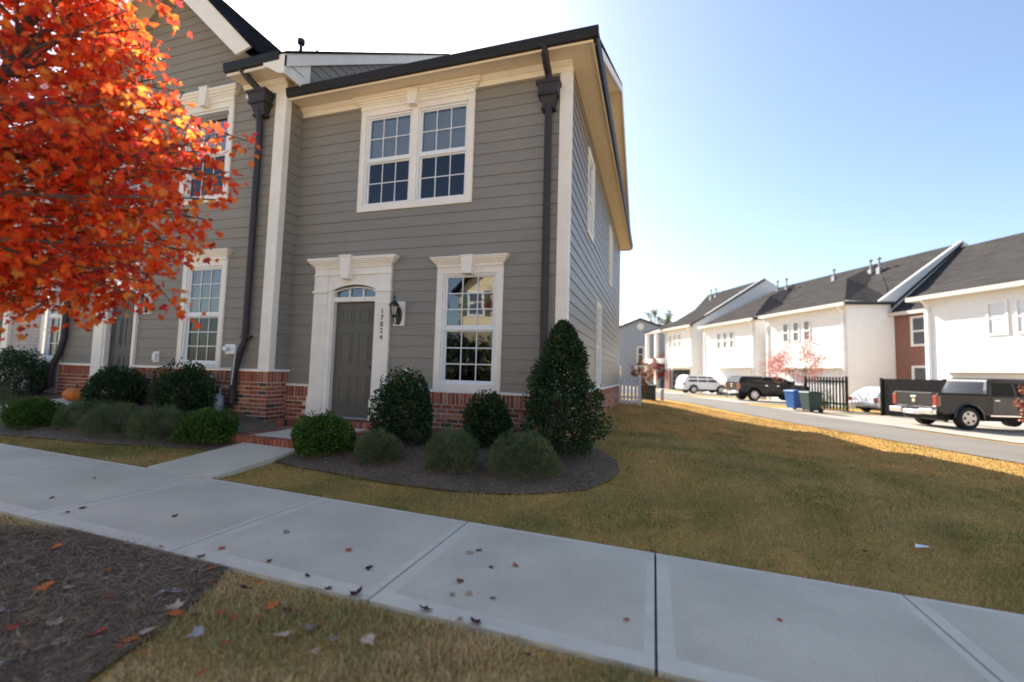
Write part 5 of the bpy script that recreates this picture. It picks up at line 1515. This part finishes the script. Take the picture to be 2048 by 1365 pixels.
def pickup(label, loc, rot, paint, L=5.6, W=1.94, H=1.86, bed_len=1.75, shell=False, lower=None, group=None):
    """local +x is the front; right side is local -y; origin on the ground under the rear axle"""
    o = thing('pickup_truck', label, 'pickup truck', loc, rot, group)
    T = MW[o.name]
    rw = .41
    rear, front = -1.15, L - 1.15
    wb = L * .63
    hw = W / 2
    belt, bedz = 1.22, 1.30
    # body side outline with wheel arches
    def arch(cx, r):
        return [(cx + r * math.cos(t), rw + r * math.sin(t)) for t in [math.pi * (1 - k / 10) for k in range(11)] if rw + r * math.sin(t) >= .42]
    ra = .50
    low = .46
    bot = [(rear, .62), (rear + .1, .50)]
    a1 = [(x, z) for x, z in arch(0, ra)]
    a2 = [(x, z) for x, z in arch(wb, ra)]
    outline = [(rear, .62), (rear + .25, low + .04)] + a1 + [(.75, low), (wb - .75, low)] + a2 + [(front - .25, low + .02), (front, .60), (front + .02, .95), (front - .08, 1.13), (front - .35, 1.17), (front - 1.15, 1.22), (rear + .02, bedz if not shell else bedz)]
    m = MB(T)
    m.prism(outline, -hw, hw)
    m.build('body', paint, o, bevel=.035)
    # flared arches
    for cx in (0, wb):
        for s in (-1, 1):
            f = MB(T)
            pts = [(cx + (ra + .0) * math.cos(t), rw + (ra) * math.sin(t)) for t in [math.pi * k / 12 for k in range(13)]]
            out = [(cx + (ra + .07) * math.cos(t), rw + (ra + .07) * math.sin(t)) for t in [math.pi * k / 12 for k in range(13)]]
            for k in range(12):
                f.add([(pts[k][0], s * (hw + .03), pts[k][1]), (pts[k + 1][0], s * (hw + .03), pts[k + 1][1]), (out[k + 1][0], s * (hw + .002), out[k + 1][1]), (out[k][0], s * (hw + .002), out[k][1]), (pts[k][0], s * (hw - .2), pts[k][1]), (pts[k + 1][0], s * (hw - .2), pts[k + 1][1])], [(0, 1, 2, 3), (0, 4, 5, 1)])
            f.build('wheel_arch', paint if not lower else M['car_gray'], o)
    # cab: lofted greenhouse
    c0, c1 = rear + bed_len + .12, front - 1.42
    cab = MB(T)
    lv = [(belt - .02, c0, c1 + .42, hw - .04), (1.45, c0 + .05, c1 + .10, hw - .09), (H - .07, c0 + .17, c1 - .32, hw - .19), (H, c0 + .34, c1 - .52, hw - .30)]
    V = []
    for z, xa, xb, yw in lv: V += [(xa, -yw, z), (xb, -yw, z), (xb, yw, z), (xa, yw, z)]
    Fc = []
    for i in range(3):
        for k in range(4): Fc.append((i * 4 + k, i * 4 + (k + 1) % 4, i * 4 + 4 + (k + 1) % 4, i * 4 + 4 + k))
    Fc.append((12, 13, 14, 15))
    cab.add(V, Fc); cab.build('cab', paint, o, bevel=.03)
    def onside(x, z, s, e=.012):
        if z <= 1.45: f = (z - belt + .02) / (1.45 - belt + .02); yw = (hw - .04) * (1 - f) + (hw - .09) * f
        else: f = (z - 1.45) / (H - .07 - 1.45); yw = (hw - .09) * (1 - f) + (hw - .19) * f
        return (x, s * (yw + e), z)
    cm_ = (c0 + c1) / 2 - .05
    for s in (-1, 1):
        for xa, xb, xt in ((c0 + .20, cm_ - .05, c0 + .30), (cm_ + .05, c1 + .14, None)):
            g = MB(T)
            if xt: P4 = [(xa, belt + .05), (xb, belt + .05), (xb, H - .16), (xt, H - .16)]
            else: P4 = [(xa, belt + .05), (xb, belt + .05), (c1 - .22, H - .16), (xa, H - .16)]
            g.quad(*[onside(x, z, s) for x, z in P4]); g.build('side_window', M['glass_car'], o)
    g = MB(T)
    def onback(y, z): 
        f = (z - belt) / (H - .07 - belt); return (c0 + .17 * f - .014, y, z)
    g.quad(onback(-hw + .22, 1.30), onback(hw - .22, 1.30), onback(hw - .3, H - .15), onback(-hw + .3, H - .15)); g.build('rear_window', M['glass_car'], o)
    g = MB(T); g.quad((c1 + .36, -hw + .14, belt + .05), (c1 + .36, hw - .14, belt + .05), (c1 - .26, hw - .28, H - .10), (c1 - .26, -hw + .28, H - .10)); g.build('windshield', M['glass_car'], o)
    # doors, handles, seams, mirrors
    for s in (-1, 1):
        for xa, xb in ((c0 + .12, cm_), (cm_ + .02, c1 + .34)):
            d = MB(T); d.box(xa + .015, xb - .015, s * (hw + .001) - .006, s * (hw + .001) + .006, .56, belt - .03)
            dr = d.build('door', lower or paint, o, bevel=.006)
            hd = MB(T); hd.box(xa + .06, xa + .24, s * (hw + .03) - .015, s * (hw + .03) + .015, belt - .16, belt - .11); hd.build('door_handle', M['chrome'], dr, bevel=.006)
        mr = MB(T); mr.box(c1 + .12, c1 + .26, min(s * hw, s * (hw + .22)), max(s * hw, s * (hw + .22)), belt + .04, belt + .24); mr.build('mirror', M['chrome'] if lower else paint, o, bevel=.02)
        mo_ = MB(T); mo_.box(.75, wb - .72, s * (hw + .008) - .008, s * (hw + .008) + .008, .50, .55); mo_.build('side_trim', M['chrome'] if lower else M['rubber'], o)
    # bed cavity rails or camper shell
    if shell:
        sh = MB(T)
        lv = [(bedz - .01, rear + .04, c0 + .05, hw - .02), (1.55, rear + .12, c0 + .08, hw - .07), (H - .05, rear + .32, c0 + .12, hw - .16), (H + .01, rear + .5, c0 + .14, hw - .3)]
        V = []
        for z, xa, xb, yw in lv: V += [(xa, -yw, z), (xb, -yw, z), (xb, yw, z), (xa, yw, z)]
        sh.add(V, Fc); sh.build('camper_shell', paint, o, bevel=.03)
        for s in (-1, 1):
            g = MB(T); g.quad((rear + .3, s * (hw - .04), 1.40), (c0 - .05, s * (hw - .04), 1.40), (c0 - .02, s * (hw - .145), H - .14), (rear + .45, s * (hw - .145), H - .14)); g.build('side_window', M['glass_car'], o)
        g = MB(T); g.quad((rear + .055, -hw + .16, 1.38), (rear + .055, hw - .16, 1.38), (rear + .275, hw - .26, H - .12), (rear + .275, -hw + .26, H - .12)); g.build('rear_window', M['glass'], o)
    else:
        b = MB(T)
        b.box(rear + .06, c0 - .03, -hw + .0, -hw + .09, bedz - .06, bedz + .02); b.box(rear + .06, c0 - .03, hw - .09, hw, bedz - .06, bedz + .02); b.box(rear + .0, rear + .09, -hw + .09, hw - .09, bedz - .06, bedz + .018)
        b.build('bed_rail', M['rubber'], o, bevel=.01)
    # tailgate, lamps, bumper, plate
    t = MB(T); t.box(rear - .018, rear + .01, -hw + .19, hw - .19, .76, bedz - .03); t.box(rear - .03, rear, -hw + .19, hw - .19, bedz - .06, bedz + .0)
    tg = t.build('tailgate', paint, o, bevel=.012)
    t = MB(T); t.box(rear - .04, rear - .018, -.12, .12, 1.10, 1.17); t.build('tailgate_handle', M['chrome'], tg, bevel=.01)
    t = MB(T); t.lathe([(.075, -.03), (.075, -.016)], (rear, 0, .99), 14, 'x'); t.build('badge', M['chrome'], tg)
    for s in (-1, 1):
        t = MB(T); t.box(rear - .03, rear + .12, min(s * (hw - .185), s * (hw + .004)), max(s * (hw - .185), s * (hw + .004)), .80, 1.22); t.build('tail_light', M['tail'], o, bevel=.02)
    t = MB(T); t.box(rear - .20, rear - .02, -hw + .02, -.38, .50, .70); t.box(rear - .20, rear - .02, .38, hw - .02, .50, .70); t.box(rear - .16, rear - .02, -.38, .38, .47, .64)
    t.build('rear_bumper', M['chrome'], o, bevel=.03)
    t = MB(T); t.box(rear - .175, rear - .16, -.16, .16, .50, .62); t.build('licence_plate', M['plate'], o)
    t = MB(T); t.box(front - .05, front + .14, -hw + .02, hw - .02, .48, .70); t.build('front_bumper', M['chrome'], o, bevel=.03)
    t = MB(T); t.box(front - .02, front + .04, -.55, .55, .74, 1.05); t.build('grille', M['chrome'], o, bevel=.02)
    for s in (-1, 1):
        t = MB(T); t.box(front - .1, front + .03, min(s * .58, s * (hw - .02)), max(s * .58, s * (hw - .02)), .80, 1.02); t.build('headlight', M['plate'], o, bevel=.02)
    t = MB(T); t.box(rear + .2, front - .2, -hw + .25, hw - .25, .30, .60); t.build('chassis', M['rubber'], o)
    for cx in (0, wb):
        for s in (-1, 1): wheel(T, o, cx, s * (hw - .14), rw, .27, s)
    return o
TR = R(17)
pk = Vector((12.05, 15.05, 0)); pk.z = gz(pk.x, pk.y) + .03
pickup('dark grey crew cab pickup with chrome bumper parked at the right edge', pk, TR, M['car_gray'], 5.5, 1.94, 1.90, lower=M['car_silver'])
pb = Vector((7.75, 29.5, 0)); pb.z = gz(pb.x, pb.y) + .03
pickup('black pickup with a matching camper shell in a driveway', pb, R(20), M['car_black'], 5.1, 1.84, 1.72, bed_len=1.6, shell=True)

def wagon(name, label, cat, loc, rot, paint, L, W, H, hood, rear_rake, belt, rw, glass_back=True):
    o = thing(name, label, cat, loc, rot)
    T = MW[o.name]
    hw = W / 2
    rear, front = -.95, L - .95
    wb = L * .58
    ra = rw + .08
    def arch(cx): return [(cx + ra * math.cos(t), rw + ra * math.sin(t)) for t in [math.pi * (1 - k / 10) for k in range(11)] if rw + ra * math.sin(t) >= .3]
    out = [(rear, .45), (rear + .2, .30)] + arch(0) + arch(wb) + [(front - .2, .30), (front, .45), (front + .02, .7), (front - .12, belt - .12), (front - hood, belt), (rear + .02, belt)]
    m = MB(T); m.prism(out, -hw, hw); m.build('body', paint, o, bevel=.05)
    lv = [(belt - .02, rear + .02, front - hood + .30, hw - .03), (belt + (H - belt) * .5, rear + .10 + rear_rake * .4, front - hood - .1, hw - .10), (H - .06, rear + .22 + rear_rake, front - hood - .5, hw - .18), (H, rear + .4 + rear_rake, front - hood - .7, hw - .30)]
    V, Fc = [], []
    for z, xa, xb, yw in lv: V += [(xa, -yw, z), (xb, -yw, z), (xb, yw, z), (xa, yw, z)]
    for i in range(3):
        for k in range(4): Fc.append((i * 4 + k, i * 4 + (k + 1) % 4, i * 4 + 4 + (k + 1) % 4, i * 4 + 4 + k))
    Fc.append((12, 13, 14, 15))
    m = MB(T); m.add(V, Fc); m.build('cabin', paint, o, bevel=.04)
    zt = H - .12
    x0, x1 = rear + .30 + rear_rake, front - hood - .02
    n = 3
    for s in (-1, 1):
        for k in range(n):
            a, b = x0 + (x1 - x0) * k / n + .05, x0 + (x1 - x0) * (k + 1) / n - .05
            bt = b - (.42 if k == n - 1 else 0); at = a + (.12 if k == 0 else 0)
            g = MB(T); g.quad((a, s * (hw - .035), belt + .05), (b, s * (hw - .035), belt + .05), (bt, s * (hw - .155), zt), (at, s * (hw - .155), zt)); g.build('side_window', M['glass_car'], o)
    g = MB(T); g.quad((rear + .035 + rear_rake * .1, -hw + .15, belt + .07), (rear + .035 + rear_rake * .1, hw - .15, belt + .07), (rear + .20 + rear_rake, hw - .28, zt), (rear + .20 + rear_rake, -hw + .28, zt)); g.build('rear_window', M['glass_car'], o)
    g = MB(T); g.quad((front - hood + .24, -hw + .13, belt + .05), (front - hood + .24, hw - .13, belt + .05), (front - hood - .42, hw - .26, H - .08), (front - hood - .42, -hw + .26, H - .08)); g.build('windshield', M['glass_car'], o)
    for s in (-1, 1):
        t = MB(T); t.box(rear - .02, rear + .12, min(s * (hw - .17), s * (hw + .004)), max(s * (hw - .17), s * (hw + .004)), belt - .30, belt - .03); t.build('tail_light', M['tail'], o, bevel=.02)
        t = MB(T); t.box(front - .1, front + .03, min(s * .45, s * (hw - .02)), max(s * .45, s * (hw - .02)), .62, .78); t.build('headlight', M['plate'], o, bevel=.02)
        t = MB(T); t.box(front - hood - .12, front - hood, min(s * hw, s * (hw + .16)), max(s * hw, s * (hw + .16)), belt + .03, belt + .17); t.build('mirror', paint, o, bevel=.02)
    t = MB(T); t.box(rear - .07, rear, -hw + .05, hw - .05, .42, .62); t.build('rear_bumper', paint, o, bevel=.03)
    t = MB(T); t.box(rear - .085, rear - .07, -.2, .2, .50, .61); t.build('licence_plate', M['plate'], o)
    t = MB(T); t.box(rear + .2, front - .2, -hw + .22, hw - .22, .2, .42); t.build('chassis', M['rubber'], o)
    for cx in (0, wb):
        for s in (-1, 1): wheel(T, o, cx, s * (hw - .11), rw, .22, s)
    return o
sv = Vector((4.45, 38.3, 0)); sv.z = gz(sv.x, sv.y) + .03
wagon('sport_utility_vehicle', 'white sport utility vehicle parked by the open dark garage', 'car', sv, R(22), M['car_white'], 4.5, 1.75, 1.66, 1.25, .12, 1.0, .36)
wc = al(-14.7, 22.0); wc.z = gz(wc.x, wc.y) + .03
wagon('hatchback_car', 'small white car half hidden beside the solid black screen', 'car', wc, R(24), M['car_white'], 4.2, 1.7, 1.42, 1.1, .55, .88, .31)

# ------------------------------------------------------------------ houses across the street (seen in the windows)
AH = thing('house', 'yellow gabled house across the street seen only in the window glass', 'house', (-12, -26, 0))
mb = MB(); mb.prism([(-13.7, 0), (-5.9, 0), (-5.9, 7.9), (-9.8, 11.2), (-13.7, 7.9)], -34, -26.0); mb.box(-5.89, 14, -34, -26.5, -.6, 6.2)
mb.build('wall', M['yellow_wall'], AH)
mb = MB(); mb.slab([(-9.8, -25.5, 11.5), (-5.4, -25.5, 7.75), (-5.4, -34, 7.75), (-9.8, -34, 11.5)], .2); mb.slab([(-9.8, -25.5, 11.5), (-14.2, -25.5, 7.75), (-14.2, -34, 7.75), (-9.8, -34, 11.5)], .2)
mb.slab([(-5.4, -26, 6.2), (14, -26, 6.2), (14, -31, 9), (-5.4, -31, 9)], .2); mb.build('roof', M['roof'], AH)
TB = Matrix.Translation((0, -26, 0)) @ Matrix.Rotation(math.pi, 4, 'Z')
for x in (8.6, 12.2):
    bg_window(TB, AH, x - .5, x + .5, 5.9, 7.6, FP, y=0, cw=.16)
    mb = MB(TB); mb.box(x - 1.15, x - .68, -.05, 0, 5.8, 7.7); mb.box(x + .68, x + 1.15, -.05, 0, 5.8, 7.7); mb.build('shutter', M['shutter'], AH)
    bg_window(TB, AH, x - .5, x + .5, 1.0, 2.9, FP, y=0, cw=.14)

shrub('added tall hedge across the street that darkens the window reflection', -12, -23.5, 5.5, 1.0, 3.4, 'holly', 5000, None, name='hedge', cat='hedge', z=.3)  # invented hedge, added only for a dark reflection in the lower sash
shrub('dark evergreen across the street seen only in the window glass', -17.5, -25.0, 3.4, 3.0, 12, 'cone', 9000, None, name='evergreen_tree', cat='evergreen tree', z=.3)
for _o in bpy.data.objects:
    if _o.parent and _o.parent.get('category') in ('hedge', 'evergreen tree') and _o.name.startswith('foliage'):
        _me = _o.data
        _n = len(_me.vertices); _c = np.empty(_n * 3, np.float32); _me.vertices.foreach_get('co', _c); _c = _c.reshape(-1, 4, 3)
        _m = _c.mean(1, keepdims=True); _c = _m + (_c - _m) * 5.5
        _me.vertices.foreach_set('co', _c.astype(np.float32).ravel()); _me.update()
